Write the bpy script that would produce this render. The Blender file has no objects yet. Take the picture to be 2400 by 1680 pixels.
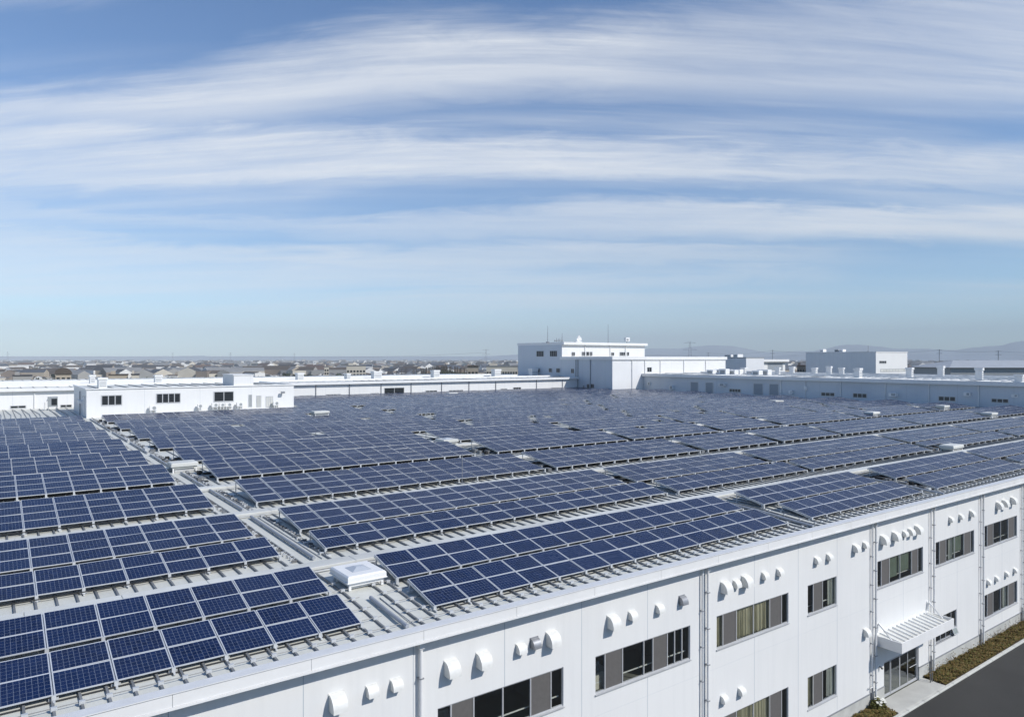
import bpy, math, random
from mathutils import Vector, Matrix
R = math.radians
rnd = random.Random(7)
col = bpy.context.scene.collection
sc = bpy.context.scene

# ------------------------------------------------------------------ camera geometry
# World: X runs along the facade (away to the right), Y into the plot, Z up.  Metres.
F = 1679.0; YAW = R(53.81); SN, CS = math.sin(YAW), math.cos(YAW); CAMZ = 20.05
GZ = -0.86            # ground level (0 = top of the plinth)
YW = 21.96            # plane of the facade wall
def ray(x, y):
    u = (x - 1200) / F; v = (840 - y) / F
    return (u * SN + CS, -u * CS + SN, v)
def at_y(x, y, Y):
    d = ray(x, y); t = Y / d[1]; return (d[0] * t, d[2] * t + CAMZ)
def at_x(x, y, X):
    d = ray(x, y); t = X / d[0]; return (d[1] * t, d[2] * t + CAMZ)
def at_z(x, y, Z):
    d = ray(x, y); t = (Z - CAMZ) / d[2]; return (d[0] * t, d[1] * t)
def polar(px, dist):   # ground position at a bearing (photo column) and distance
    u = (px - 1200) / F
    dx, dy = u * SN + CS, -u * CS + SN
    n = math.hypot(dx, dy); return dx / n * dist, dy / n * dist
def view_of(X, Y, Z):
    zc = X * CS + Y * SN
    if zc < 1: return None
    return 1200 + F * (X * SN - Y * CS) / zc, 840 - F * (Z - CAMZ) / zc, zc

# ------------------------------------------------------------------ materials
MATS = {}
def nodes_of(name):
    m = bpy.data.materials.new(name); m.use_nodes = True
    nt = m.node_tree; b = nt.nodes['Principled BSDF']
    MATS[name] = m
    return m, nt, b
def N(nt, t, **kw):
    n = nt.nodes.new(t)
    for k, v in kw.items():
        if k == 'op': n.operation = v
        elif k == 'inp':
            for i, q in v.items(): n.inputs[i].default_value = q
        else: setattr(n, k, v)
    return n
def math_(nt, op, a, b=None, c=None, clamp=False):
    n = nt.nodes.new('ShaderNodeMath'); n.operation = op; n.use_clamp = clamp
    for i, q in enumerate((a, b, c)):
        if q is None: continue
        if isinstance(q, (int, float)): n.inputs[i].default_value = q
        else: nt.links.new(q, n.inputs[i])
    return n.outputs[0]
def mixc(nt, fac, a, b):
    n = nt.nodes.new('ShaderNodeMix'); n.data_type = 'RGBA'
    if isinstance(fac, (int, float)): n.inputs[0].default_value = fac
    else: nt.links.new(fac, n.inputs[0])
    for i, q in ((6, a), (7, b)):
        if isinstance(q, tuple): n.inputs[i].default_value = (q[0], q[1], q[2], 1)
        else: nt.links.new(q, n.inputs[i])
    return n.outputs[2]
def noise(nt, vec, scale, detail=4, rough=.55, dist=0):
    n = nt.nodes.new('ShaderNodeTexNoise'); n.inputs['Scale'].default_value = scale
    n.inputs['Detail'].default_value = detail; n.inputs['Roughness'].default_value = rough
    n.inputs['Distortion'].default_value = dist
    if vec is not None: nt.links.new(vec, n.inputs['Vector'])
    return n.outputs[0]
def mapr(nt, v, a, b, c, d):
    n = nt.nodes.new('ShaderNodeMapRange'); nt.links.new(v, n.inputs[0])
    for i, q in enumerate((a, b, c, d)): n.inputs[i + 1].default_value = q
    return n.outputs[0]
def scaled(nt, vec, s):
    n = nt.nodes.new('ShaderNodeVectorMath'); n.operation = 'MULTIPLY'
    nt.links.new(vec, n.inputs[0]); n.inputs[1].default_value = s
    return n.outputs[0]
def plain(name, c, rough=.5, metal=0, var=.12, scale=1.5, spec=.5, bump=0):
    m, nt, b = nodes_of(name)
    geo = N(nt, 'ShaderNodeNewGeometry')
    f = noise(nt, geo.outputs['Position'], scale, 5, .6)
    f = mapr(nt, f, .3, .7, 0, 1)
    nt.links.new(mixc(nt, f, tuple(q * (1 - var) for q in c), tuple(min(1, q * (1 + var * .5)) for q in c)), b.inputs['Base Color'])
    b.inputs['Roughness'].default_value = rough; b.inputs['Metallic'].default_value = metal
    b.inputs['Specular IOR Level'].default_value = spec
    if bump:
        bn = N(nt, 'ShaderNodeBump'); bn.inputs['Strength'].default_value = bump; bn.inputs['Distance'].default_value = .02
        nt.links.new(noise(nt, geo.outputs['Position'], scale * 6, 6, .7), bn.inputs['Height']); nt.links.new(bn.outputs[0], b.inputs['Normal'])
    return m
def wall_mat(name, c, joint_x0=0, pitch=3.876, hz=(), jcol=(.42, .46, .5), axis='X', stain=.12):
    """painted panel wall: sealed vertical joints at a pitch, horizontal joints at given heights, faint rain streaks"""
    m, nt, b = nodes_of(name)
    geo = N(nt, 'ShaderNodeNewGeometry'); sp = N(nt, 'ShaderNodeSeparateXYZ'); nt.links.new(geo.outputs['Position'], sp.inputs[0])
    f = noise(nt, scaled(nt, geo.outputs['Position'], (2.6, 2.6, .12)), 1.6, 6, .68)
    g = noise(nt, geo.outputs['Position'], .25, 3, .5)
    st = mapr(nt, f, .45, .8, 0, stain); st2 = mapr(nt, g, .3, .7, 0, stain * .9)
    base = mixc(nt, math_(nt, 'ADD', st, st2), c, tuple(q * k for q, k in zip(c, (.55, .57, .6))))
    q = sp.outputs[axis]
    fx = math_(nt, 'FRACT', math_(nt, 'DIVIDE', math_(nt, 'SUBTRACT', q, joint_x0 - pitch * 200), pitch))
    d = math_(nt, 'MULTIPLY', math_(nt, 'MINIMUM', fx, math_(nt, 'SUBTRACT', 1.0, fx)), pitch)
    line = math_(nt, 'LESS_THAN', d, .014)
    pid = math_(nt, 'FLOOR', math_(nt, 'DIVIDE', math_(nt, 'SUBTRACT', q, joint_x0 - pitch * 200), pitch))
    wn = N(nt, 'ShaderNodeTexWhiteNoise', noise_dimensions='1D'); nt.links.new(pid, wn.inputs['W'])
    base = mixc(nt, mapr(nt, wn.outputs['Value'], 0, 1, 0, .035), base, tuple(q * .8 for q in c))
    for h in hz:
        l2 = math_(nt, 'MULTIPLY', math_(nt, 'LESS_THAN', math_(nt, 'ABSOLUTE', math_(nt, 'SUBTRACT', sp.outputs['Z'], h)), .006), .45)
        line = math_(nt, 'MAXIMUM', line, l2)
    nt.links.new(mixc(nt, line, base, jcol), b.inputs['Base Color'])
    b.inputs['Roughness'].default_value = .5
    return m

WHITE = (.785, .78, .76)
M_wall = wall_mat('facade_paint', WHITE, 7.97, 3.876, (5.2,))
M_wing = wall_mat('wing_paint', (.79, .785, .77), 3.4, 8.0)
M_wingy = wall_mat('side_wing_shaded_paint', (.60, .635, .67), 49.0, 9.0, axis='Y', jcol=(.35, .37, .4))  # X faces: darker, bluer copy of the wing paint, shade put into the colour
M_box = wall_mat('warehouse_shaded_paint', (.74, .745, .75), 3, 1.6, jcol=(.52, .54, .56), axis='Y')  # front paint greyed, shade painted into side walls; also the grey ribbed block
M_boxf = wall_mat('warehouse_front_paint', (.79, .785, .77), 3, 1.6, jcol=(.7, .71, .72))
M_white = plain('white_metal', (.79, .785, .77), .42, 0, .06, 1.2)
M_cream = plain('vent_plastic', (.74, .735, .70), .5, 0, .12, 5)
M_galv = plain('galvanised_metal', (.30, .31, .33), .45, .35, .2, 4)
M_grey = plain('grey_paint', (.32, .34, .35), .5, 0, .12, 2)
M_roofw = plain('pale_roof_sheet', (.64, .64, .60), .5, 0, .22, .25)
M_conc = plain('plinth_concrete', (.50, .50, .47), .85, 0, .18, 1.1, bump=.2)
M_slab = plain('apron_concrete', (.52, .515, .48), .85, 0, .16, .8, bump=.25)
M_kerb = plain('kerb_concrete', (.58, .575, .53), .85, 0, .15, 1.3, bump=.3)
M_frame = plain('window_aluminium', (.55, .555, .56), .4, .3, .06, 3)
M_alu = plain('panel_aluminium', (.64, .65, .66), .38, .25, .06, 3)
M_rack = plain('rack_steel', (.60, .61, .61), .45, .25, .15, 3)
M_rib = plain('seam_cap', (.20, .21, .22), .5, .1, .25, 2)
M_rod = plain('snow_rod', (.18, .18, .18), .5, .3, .2, 4)
M_screen = plain('fly_screen', (.115, .108, .102), .8, 0, .1, 6)
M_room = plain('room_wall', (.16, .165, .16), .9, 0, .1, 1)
M_dark = plain('dark_opening', (.016, .019, .022), .35, 0, .2, 2)
M_black = plain('black_rubber_and_shade', (.015, .015, .015), .7, 0, .2, 3)  # cable rubber, and painted shade below panels and in table gaps
M_shutter = wall_mat('shutter_slats', (.30, .33, .36), 0, 900, jcol=(.2, .2, .2), stain=.1)
M_cable = plain('grey_conduit', (.36, .38, .41), .5, .1, .15, 3)
M_tank = plain('dome_plastic', (.47, .50, .54), .25, 0, .05, 2)
M_blinds = plain('brown_screen', (.10, .09, .075), .6, 0, .15, 4)

# roof sheet: lapped sheets, dust and water marks
m, nt, b = nodes_of('roof_sheet'); M_roof = m
geo = N(nt, 'ShaderNodeNewGeometry'); sp = N(nt, 'ShaderNodeSeparateXYZ'); nt.links.new(geo.outputs['Position'], sp.inputs[0])
f1 = mapr(nt, noise(nt, scaled(nt, geo.outputs['Position'], (1.5, .25, 1)), 1.3, 6, .65), .4, .75, 0, .35)
f2 = mapr(nt, noise(nt, geo.outputs['Position'], 6, 5, .7), .45, .7, 0, .22)
base = mixc(nt, f1, (.645, .645, .59), (.47, .47, .42)); base = mixc(nt, f2, base, (.36, .37, .33))
nt.links.new(base, b.inputs['Base Color']); b.inputs['Roughness'].default_value = .55

# solar cells: UV runs 0..1 over each panel (+ a whole number per panel for its own tint)
def cell_mat(name, with_frame):
    m, nt, b = nodes_of(name)
    uv = N(nt, 'ShaderNodeUVMap'); uv.uv_map = 'UVMap'
    sp = N(nt, 'ShaderNodeSeparateXYZ'); nt.links.new(uv.outputs[0], sp.inputs[0])
    u0 = math_(nt, 'FRACT', sp.outputs[0]); v0 = math_(nt, 'FRACT', sp.outputs[1])
    mu, mv = .008, .011
    u = math_(nt, 'DIVIDE', math_(nt, 'SUBTRACT', u0, mu), 1 - 2 * mu); v = math_(nt, 'DIVIDE', math_(nt, 'SUBTRACT', v0, mv), 1 - 2 * mv)
    def edge(q, n):
        f = math_(nt, 'FRACT', math_(nt, 'MULTIPLY', q, float(n)))
        return math_(nt, 'MINIMUM', f, math_(nt, 'SUBTRACT', 1.0, f))
    lu = math_(nt, 'LESS_THAN', edge(u, 10), .013); lv = math_(nt, 'LESS_THAN', edge(v, 6), .012)
    bus = math_(nt, 'MULTIPLY', math_(nt, 'LESS_THAN', edge(math_(nt, 'ADD', u, .016667), 30), .02), .12)
    cell = math_(nt, 'ADD', math_(nt, 'FLOOR', math_(nt, 'MULTIPLY', u, 10.0)), math_(nt, 'MULTIPLY', math_(nt, 'FLOOR', math_(nt, 'MULTIPLY', v, 6.0)), 17.0))
    pid = math_(nt, 'ADD', math_(nt, 'FLOOR', sp.outputs[0]), math_(nt, 'MULTIPLY', math_(nt, 'FLOOR', sp.outputs[1]), 131.0))
    oi = N(nt, 'ShaderNodeObjectInfo')
    seed = math_(nt, 'ADD', pid, math_(nt, 'MULTIPLY', oi.outputs['Random'], 977.0))
    wn = N(nt, 'ShaderNodeTexWhiteNoise', noise_dimensions='2D')
    cb = N(nt, 'ShaderNodeCombineXYZ'); nt.links.new(cell, cb.inputs[0]); nt.links.new(seed, cb.inputs[1]); nt.links.new(cb.outputs[0], wn.inputs['Vector'])
    wp = N(nt, 'ShaderNodeTexWhiteNoise', noise_dimensions='1D'); nt.links.new(seed, wp.inputs['W'])
    c = mixc(nt, wn.outputs['Value'], (.0028, .0098, .040), (.0062, .0178, .066))
    c = mixc(nt, math_(nt, 'MULTIPLY', wp.outputs['Value'], .60), c, (.0066, .0205, .074))
    geo = N(nt, 'ShaderNodeNewGeometry')
    dust = mapr(nt, noise(nt, geo.outputs['Position'], .35, 5, .6), .35, .75, 0, .03)
    c = mixc(nt, dust, c, (.26, .26, .25))
    ln = math_(nt, 'MAXIMUM', lu, math_(nt, 'MULTIPLY', lv, .8)); ln = math_(nt, 'MAXIMUM', ln, bus)
    c = mixc(nt, math_(nt, 'MULTIPLY', ln, .75), c, (.46, .52, .62))
    inside = math_(nt, 'MULTIPLY', math_(nt, 'GREATER_THAN', math_(nt, 'MINIMUM', u, math_(nt, 'SUBTRACT', 1.0, u)), 0.0),
                   math_(nt, 'GREATER_THAN', math_(nt, 'MINIMUM', v, math_(nt, 'SUBTRACT', 1.0, v)), 0.0))
    c = mixc(nt, inside, (.50, .54, .60), c)
    ro = mapr(nt, noise(nt, geo.outputs['Position'], .8, 4, .6), .3, .7, .20, .32)
    if with_frame:
        fr = math_(nt, 'MINIMUM', math_(nt, 'GREATER_THAN', math_(nt, 'MINIMUM', u0, math_(nt, 'SUBTRACT', 1.0, u0)), .012),
                   math_(nt, 'GREATER_THAN', math_(nt, 'MINIMUM', v0, math_(nt, 'SUBTRACT', 1.0, v0)), .014))
        c = mixc(nt, fr, (.66, .675, .69), c)
        mx = N(nt, 'ShaderNodeMix'); nt.links.new(fr, mx.inputs[0]); mx.inputs[2].default_value = .4; nt.links.new(ro, mx.inputs[3]); ro = mx.outputs[0]
    nt.links.new(c, b.inputs['Base Color']); nt.links.new(ro, b.inputs['Roughness'])
    b.inputs['IOR'].default_value = 1.22
    return m
M_cell = cell_mat('solar_cells', False)
M_cellf = cell_mat('solar_cells_far', True)

# window glass: clear, reflecting by Fresnel
m, nt, b = nodes_of('window_glass'); M_glass = m
nt.nodes.remove(b); out = nt.nodes['Material Output']
tr = N(nt, 'ShaderNodeBsdfTransparent'); tr.inputs[0].default_value = (.90, .91, .885, 1)
gl = N(nt, 'ShaderNodeBsdfGlossy'); gl.inputs['Roughness'].default_value = .02; gl.inputs[0].default_value = (.9, .95, 1, 1)
lw = N(nt, 'ShaderNodeLayerWeight'); lw.inputs[0].default_value = .5
ms = N(nt, 'ShaderNodeMixShader'); nt.links.new(math_(nt, 'ADD', math_(nt, 'MULTIPLY', math_(nt, 'POWER', lw.outputs['Facing'], 5.0), .95), .06), ms.inputs[0]); nt.links.new(tr.outputs[0], ms.inputs[1]); nt.links.new(gl.outputs[0], ms.inputs[2])
nt.links.new(ms.outputs[0], out.inputs[0])

# curtains: pale green cloth, the folds are in the mesh
M_curt = plain('curtain_cloth', (.60, .55, .40), .85, 0, .1, 3)
M_curtw = plain('pale_curtain_cloth', (.68, .68, .62), .85, 0, .1, 3)

# asphalt
m, nt, b = nodes_of('asphalt'); M_asph = m
geo = N(nt, 'ShaderNodeNewGeometry')
f1 = mapr(nt, noise(nt, geo.outputs['Position'], .35, 5, .6), .3, .7, 0, 1); f2 = mapr(nt, noise(nt, geo.outputs['Position'], 45, 3, .7), .3, .7, 0, 1)
c = mixc(nt, f1, (.020, .0195, .0178), (.034, .033, .030)); c = mixc(nt, math_(nt, 'MULTIPLY', f2, .5), c, (.055, .053, .048))
nt.links.new(c, b.inputs['Base Color']); b.inputs['Roughness'].default_value = .85
bn = N(nt, 'ShaderNodeBump'); bn.inputs['Strength'].default_value = .4; bn.inputs['Distance'].default_value = .01
nt.links.new(f2, bn.inputs['Height']); nt.links.new(bn.outputs[0], b.inputs['Normal'])
M_soil = plain('soil', (.075, .055, .032), .95, 0, .4, 4)
# terrain: town ground, fields and dark tree belts far off
m, nt, b = nodes_of('terrain'); M_terr = m
geo = N(nt, 'ShaderNodeNewGeometry')
f1 = mapr(nt, noise(nt, geo.outputs['Position'], .004, 5, .6), .42, .58, 0, 1); f2 = mapr(nt, noise(nt, geo.outputs['Position'], .02, 5, .65), .4, .6, 0, 1)
c = mixc(nt, f1, (.075, .08, .05), (.16, .145, .115)); c = mixc(nt, math_(nt, 'MULTIPLY', f2, .6), c, (.05, .06, .035))
nt.links.new(c, b.inputs['Base Color']); b.inputs['Roughness'].default_value = .95
def leafm(name, a, c2, sc_=3):
    m, nt, b = nodes_of(name)
    geo = N(nt, 'ShaderNodeNewGeometry')
    wn = N(nt, 'ShaderNodeTexWhiteNoise', noise_dimensions='1D'); nt.links.new(geo.outputs['Random Per Island'], wn.inputs['W'])
    f = math_(nt, 'ADD', math_(nt, 'MULTIPLY', wn.outputs['Value'], .6), math_(nt, 'MULTIPLY', noise(nt, geo.outputs['Position'], sc_, 3), .4))
    nt.links.new(mixc(nt, f, a, c2), b.inputs['Base Color']); b.inputs['Roughness'].default_value = .7
    b.inputs['Specular IOR Level'].default_value = .25
    return m
M_leaf = leafm('bed_leaves', (.070, .050, .014), (.235, .155, .050))
M_leafg = leafm('bed_green_leaves', (.065, .068, .014), (.17, .150, .038))
M_tree = leafm('tree_leaves', (.022, .034, .014), (.07, .085, .035), .3)
M_bark = plain('bark', (.10, .08, .06), .9)
M_petal = plain('white_petals', (.8, .8, .74), .6, 0, .05)
M_hill = plain('hazy_hill_forest', (.24, .28, .33), .95, 0, .35, .0006)  # forest paled to blue grey, part of the haze painted in

# ------------------------------------------------------------------ mesh helper
class MB:
    def __init__(s): s.v = []; s.f = []; s.m = []; s.mats = []; s.uv = {}
    def mi(s, mat):
        if mat not in s.mats: s.mats.append(mat)
        return s.mats.index(mat)
    def add(s, vs, fs, mat, M=None, uvs=None):
        k = len(s.v); i = s.mi(mat)
        s.v += [tuple(M @ Vector(q)) for q in vs] if M is not None else [tuple(q) for q in vs]
        for n, f in enumerate(fs):
            if uvs and uvs[n]: s.uv[len(s.f)] = uvs[n]
            s.f.append(tuple(k + j for j in f)); s.m.append(i)
        return s
    def box(s, x0, y0, z0, x1, y1, z1, mat, M=None):
        vs = [(x0, y0, z0), (x1, y0, z0), (x1, y1, z0), (x0, y1, z0), (x0, y0, z1), (x1, y0, z1), (x1, y1, z1), (x0, y1, z1)]
        return s.add(vs, [(0, 3, 2, 1), (4, 5, 6, 7), (0, 1, 5, 4), (1, 2, 6, 5), (2, 3, 7, 6), (3, 0, 4, 7)], mat, M)
    def bevbox(s, x0, y0, z0, x1, y1, z1, mat, r=.03, M=None):
        # box whose top edge is chamfered
        vs = [(x0, y0, z0), (x1, y0, z0), (x1, y1, z0), (x0, y1, z0), (x0, y0, z1 - r), (x1, y0, z1 - r), (x1, y1, z1 - r), (x0, y1, z1 - r),
              (x0 + r, y0 + r, z1), (x1 - r, y0 + r, z1), (x1 - r, y1 - r, z1), (x0 + r, y1 - r, z1)]
        fs = [(0, 3, 2, 1), (8, 9, 10, 11)]
        for a in range(4):
            b_ = (a + 1) % 4; fs += [(a, b_, 4 + b_, 4 + a), (4 + a, 4 + b_, 8 + b_, 8 + a)]
        return s.add(vs, fs, mat, M)
    def quad(s, a, b_, c, d, mat, uv=None): return s.add([a, b_, c, d], [(0, 1, 2, 3)], mat, None, [uv] if uv else None)
    def tube(s, pts, r, mat, n=6, r2=None):
        pts = [Vector(p) for p in pts]; vs = []; fs = []
        for i, p in enumerate(pts):
            d = (pts[min(i + 1, len(pts) - 1)] - pts[max(i - 1, 0)]).normalized()
            a = d.orthogonal().normalized() if abs(d.z) < .9 else Vector((1, 0, 0)); a = (a - d * a.dot(d)).normalized(); b_ = d.cross(a)
            rr = r if r2 is None else r + (r2 - r) * i / max(1, len(pts) - 1)
            vs += [p + a * math.cos(2 * math.pi * k / n) * rr + b_ * math.sin(2 * math.pi * k / n) * rr for k in range(n)]
        for i in range(len(pts) - 1):
            for k in range(n): fs.append((i * n + k, i * n + (k + 1) % n, (i + 1) * n + (k + 1) % n, (i + 1) * n + k))
        fs += [tuple(range(n - 1, -1, -1)), tuple((len(pts) - 1) * n + k for k in range(n))]
        return s.add(vs, fs, mat)
    def prism(s, prof, x0, x1, mat):        # (y,z) outline extruded along X
        n = len(prof); vs = [(x0, p[0], p[1]) for p in prof] + [(x1, p[0], p[1]) for p in prof]
        fs = [tuple(range(n)), tuple(range(2 * n - 1, n - 1, -1))] + [(i, n + i, n + (i + 1) % n, (i + 1) % n) for i in range(n)]
        return s.add(vs, fs, mat)
    def mesh(s, name, smooth=False):
        me = bpy.data.meshes.new(name); me.from_pydata(s.v, [], s.f)
        for m_ in s.mats: me.materials.append(m_)
        me.polygons.foreach_set('material_index', s.m)
        if s.uv:
            ul = me.uv_layers.new(name='UVMap')
            for fi, q in s.uv.items():
                for k, li in enumerate(me.polygons[fi].loop_indices): ul.data[li].uv = q[k]
        if smooth:
            me.polygons.foreach_set('use_smooth', [True] * len(s.f))
        me.update(); return me
    def obj(s, name, parent=None, loc=(0, 0, 0), smooth=False):
        return link(name, s.mesh(name, smooth), parent, loc)
def link(name, data, parent=None, loc=(0, 0, 0)):
    o = bpy.data.objects.new(name, data); col.objects.link(o); o.location = loc
    if parent is not None: o.parent = parent
    return o
def thing(name, label, cat, loc=(0, 0, 0), group=None):
    o = bpy.data.objects.new(name, None); col.objects.link(o); o.location = loc; o.empty_display_size = .3
    return tag(o, label, cat, group)
def tag(o, label, cat, group=None):
    o['label'] = label; o['category'] = cat
    if group: o['group'] = group
    return o
def struct(o): o['kind'] = 'structure'; return o
def stuff(o, label, cat): o['kind'] = 'stuff'; return tag(o, label, cat)
KIDS = {}
def copy_tree(o, loc, label=None, rot=None, parent=None):
    c = o.copy(); col.objects.link(c)
    if parent is not None: c.parent = parent
    else: c.location = loc
    if rot is not None: c.rotation_euler = rot
    if label: c['label'] = label
    for ch in KIDS.get(o.name, ()): copy_tree(ch, None, parent=c)
    return c
ORD = ['zeroth', 'first', 'second', 'third', 'fourth', 'fifth', 'sixth', 'seventh', 'eighth', 'ninth', 'tenth', 'eleventh', 'twelfth', 'thirteenth',
       'fourteenth', 'fifteenth', 'sixteenth', 'seventeenth', 'eighteenth', 'nineteenth', 'twentieth']

# ------------------------------------------------------------------ ground, road, kerb, apron
g = MB(); TG = -14.0; NR = 72
rings = [(0, GZ - .02), (430, GZ - .02), (470, GZ - 2.2), (520, -9), (570, -13), (640, TG), (1500, TG), (4000, TG), (16000, TG)]
vs_ = [(r * math.cos(2 * math.pi * k / NR), r * math.sin(2 * math.pi * k / NR), z) for r, z in rings for k in range(NR)]
g.add(vs_, [(i * NR + k, (i + 1) * NR + k, (i + 1) * NR + (k + 1) % NR, i * NR + (k + 1) % NR) for i in range(len(rings) - 1) for k in range(NR)], M_terr); struct(g.obj('ground'))
YK = 20.55
g = MB(); g.quad((-80, -30, GZ), (320, -30, GZ), (320, YK - .22, GZ), (-80, YK - .22, GZ), M_asph); struct(g.obj('road'))
g = MB()
x = -80.0
while x < 320: g.bevbox(x, YK - .22, GZ - .1, x + 1.97, YK, GZ + .10, M_kerb, .02); x += 2.0
struct(g.obj('kerb'))
g = MB(); g.bevbox(43.2, YK + .003, GZ - .1, 49.3, YW - .02, GZ + .09, M_slab, .01); struct(g.obj('pavement'))
g = MB()
for a, b_ in ((-80, 43.19), (49.31, 320)): g.box(a, YK + .003, GZ - .1, b_, YW - .02, GZ + .05, M_soil)
struct(g.obj('soil_bed_ground'))

# ------------------------------------------------------------------ main building
bld = thing('factory_building', 'long white factory building with panel covered roof and windowed front beside the road', 'factory', (0, 0, 0))
RX0, RX1, RY1 = -20.0, 143.9, 149.9
PROF = [(22.10, 10.66), (23, 10.70), (24.5, 10.83), (26, 10.95), (28, 11.0), (31.5, 11.05), (36, 11.12), (43, 11.24), (60, 11.26), (90, 11.26), (120, 11.26), (RY1, 11.26)]
def roof_z(y):
    for (a, za), (b_, zb) in zip(PROF, PROF[1:]):
        if y <= b_: return za + (zb - za) * max(0, (y - a)) / (b_ - a)
    return PROF[-1][1]
# windows: x0,x1,z0,z1, mullion x's, per pane kind  d=dark glass s=screen c=curtain h=half curtain
WINS = [
 (12.81, 18.62, 6.14, 7.70, (13.39, 14.36, 15.67, 16.99, 18.01), 'dsddsd'),
 (20.36, 26.32, 6.11, 7.68, (20.94, 21.97, 23.28, 23.86, 24.80, 25.29, 25.79), 'dsddsddd'),
 (28.24, 34.19, 6.09, 7.68, (28.77, 29.82, 31.21, 32.59, 33.63), 'csccsd'),
 (36.01, 38.91, 6.09, 7.70, (36.61, 37.53), 'dsh'),
 (43.51, 49.40, 6.11, 7.75, (44.06, 45.05, 46.39, 47.93, 48.77), 'dskksd'),
 (51.22, 57.26, 6.12, 7.74, (51.88, 52.84, 54.18, 55.65, 56.76), 'dshksd'),
 (59.05, 65.14, 6.12, 7.76, (59.64, 60.69, 62.09, 63.52, 64.67), 'dsddsd'),
 (28.24, 34.19, 0.95, 2.70, (28.77, 29.82, 31.21, 32.59, 33.63), 'csccsd'),
 (36.01, 38.91, 0.95, 2.70, (36.61, 37.53), 'csh'),
 (59.05, 65.20, 0.93, 2.66, (59.64, 60.69, 62.09, 63.52, 64.67), 'dsdhsd'),
 (51.22, 54.39, 0.95, 2.64, (52.0, 52.8, 53.6), 'dddd'),
 (12.81, 18.62, 0.95, 2.70, (13.39, 14.36, 15.67, 16.99, 18.01), 'csccsd'),
 (20.36, 26.32, 0.95, 2.70, (20.94, 21.97, 23.28, 23.86, 24.80, 25.79), 'dsddsdd'),
]
DOOR = (44.30, 48.80, GZ + .09, 1.45)
# facade wall with openings
zs_top = 10.36
def facade(mb, mat, y):
    xs = sorted({RX0, RX1, DOOR[0], DOOR[1]} | {w[0] for w in WINS} | {w[1] for w in WINS})
    rects = [(w[0], w[1], w[2], w[3]) for w in WINS] + [(DOOR[0], DOOR[1], 0.0, DOOR[3])]
    for xa, xb in zip(xs, xs[1:]):
        mid = (xa + xb) / 2
        cuts = sorted((r[2], r[3]) for r in rects if r[0] < mid < r[1])
        z = 0.0
        for a, b_ in cuts + [(zs_top, None)]:
            if a > z: mb.quad((xa, y, z), (xb, y, z), (xb, y, a), (xa, y, a), mat)
            if b_ is not None: z = b_
    for r in rects:                                             # reveals
        d = .13; a, b_, z0, z1 = r
        mb.quad((a, y, z0), (a, y, z1), (a, y + d, z1), (a, y + d, z0), mat); mb.quad((b_, y, z1), (b_, y, z0), (b_, y + d, z0), (b_, y + d, z1), mat)
        mb.quad((a, y, z1), (b_, y, z1), (b_, y + d, z1), (a, y + d, z1), mat)
        if z0 > .01: mb.quad((a, y + d, z0), (b_, y + d, z0), (b_, y, z0), (a, y, z0), mat)
w_ = MB(); facade(w_, M_wall, YW)
w_.quad((RX0, RY1, GZ), (RX0, YW, GZ), (RX0, YW, zs_top), (RX0, RY1, zs_top), M_wall)
w_.quad((RX1, YW, GZ), (RX1, RY1, GZ), (RX1, RY1, zs_top), (RX1, YW, zs_top), M_wall)
w_.obj('wall', bld)
p_ = MB()
for a, b_ in ((RX0, DOOR[0]), (DOOR[1], RX1)):
    p_.box(a, YW - .03, GZ - .1, b_, YW + .10, -.03, M_conc); p_.box(a, YW - .05, -.03, b_, YW + .1, .03, M_galv)
p_.obj('plinth', bld)
# roof sheet with standing seams
r_ = MB()
for (a, za), (b_, zb) in zip(PROF, PROF[1:]): r_.quad((RX0, a, za), (RX1, a, za), (RX1, b_, zb), (RX0, b_, zb), M_roof)
r_.quad((RX0, RY1, 11.26), (RX1, RY1, 11.26), (RX1, RY1, 10), (RX0, RY1, 10), M_roof)
RIB = 3.876 / 6; k = 0; x = 11.10 - RIB * 48
while x < RX1:
    if x > RX0 and not (11.3 < x < 12.2):
        yend = 149.8 if k % 2 == 0 else 62
        pts = [(y_, z_) for y_, z_ in PROF if y_ < yend] + [(yend, 11.26)]
        hw = .042; hh = .075
        for (a, za), (b_, zb) in zip(pts, pts[1:]):
            vs = [(x - hw, a, za - .01), (x - hw * .8, a, za + hh), (x + hw * .8, a, za + hh), (x + hw, a, za - .01), (x - hw, b_, zb - .01), (x - hw * .8, b_, zb + hh), (x + hw * .8, b_, zb + hh), (x + hw, b_, zb - .01)]
            r_.add(vs, [(0, 1, 5, 4), (1, 2, 6, 5), (2, 3, 7, 6)] + ([(0, 3, 2, 1)] if a == PROF[0][0] else []), M_rib)
    x += RIB; k += 1
r_.obj('roof', bld)
# fascia: face with seams, cap sheet, lower lip, soffit
YF = 21.42
f_ = MB(); cap = 10.857
xs = [RX0] + [8.03 + 7.86 / 2 * i for i in range(-6, 36)] + [RX1]
xs = sorted(q for q in xs if RX0 <= q <= RX1)
for a, b_ in zip(xs, xs[1:]): f_.box(a + .006, YF, 10.46, b_ - .006, YF + .05, cap - .03, M_white)
f_.box(RX0, YF + .012, 10.42, RX1, YF + .045, cap - .035, M_rib)
f_.box(RX0, YF - .03, 10.385, RX1, YF + .06, 10.452, M_white)
f_.prism([(YF - .03, cap - .028), (YF - .03, cap), (22.12, 10.735), (22.12, 10.68), (YF + .06, cap - .028)], RX0, RX1, M_white)
f_.quad((RX0, YF + .06, 10.39), (RX0, YW + .02, 10.39), (RX1, YW + .02, 10.39), (RX1, YF + .06, 10.39), M_white)
f_.obj('fascia', bld)
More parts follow.
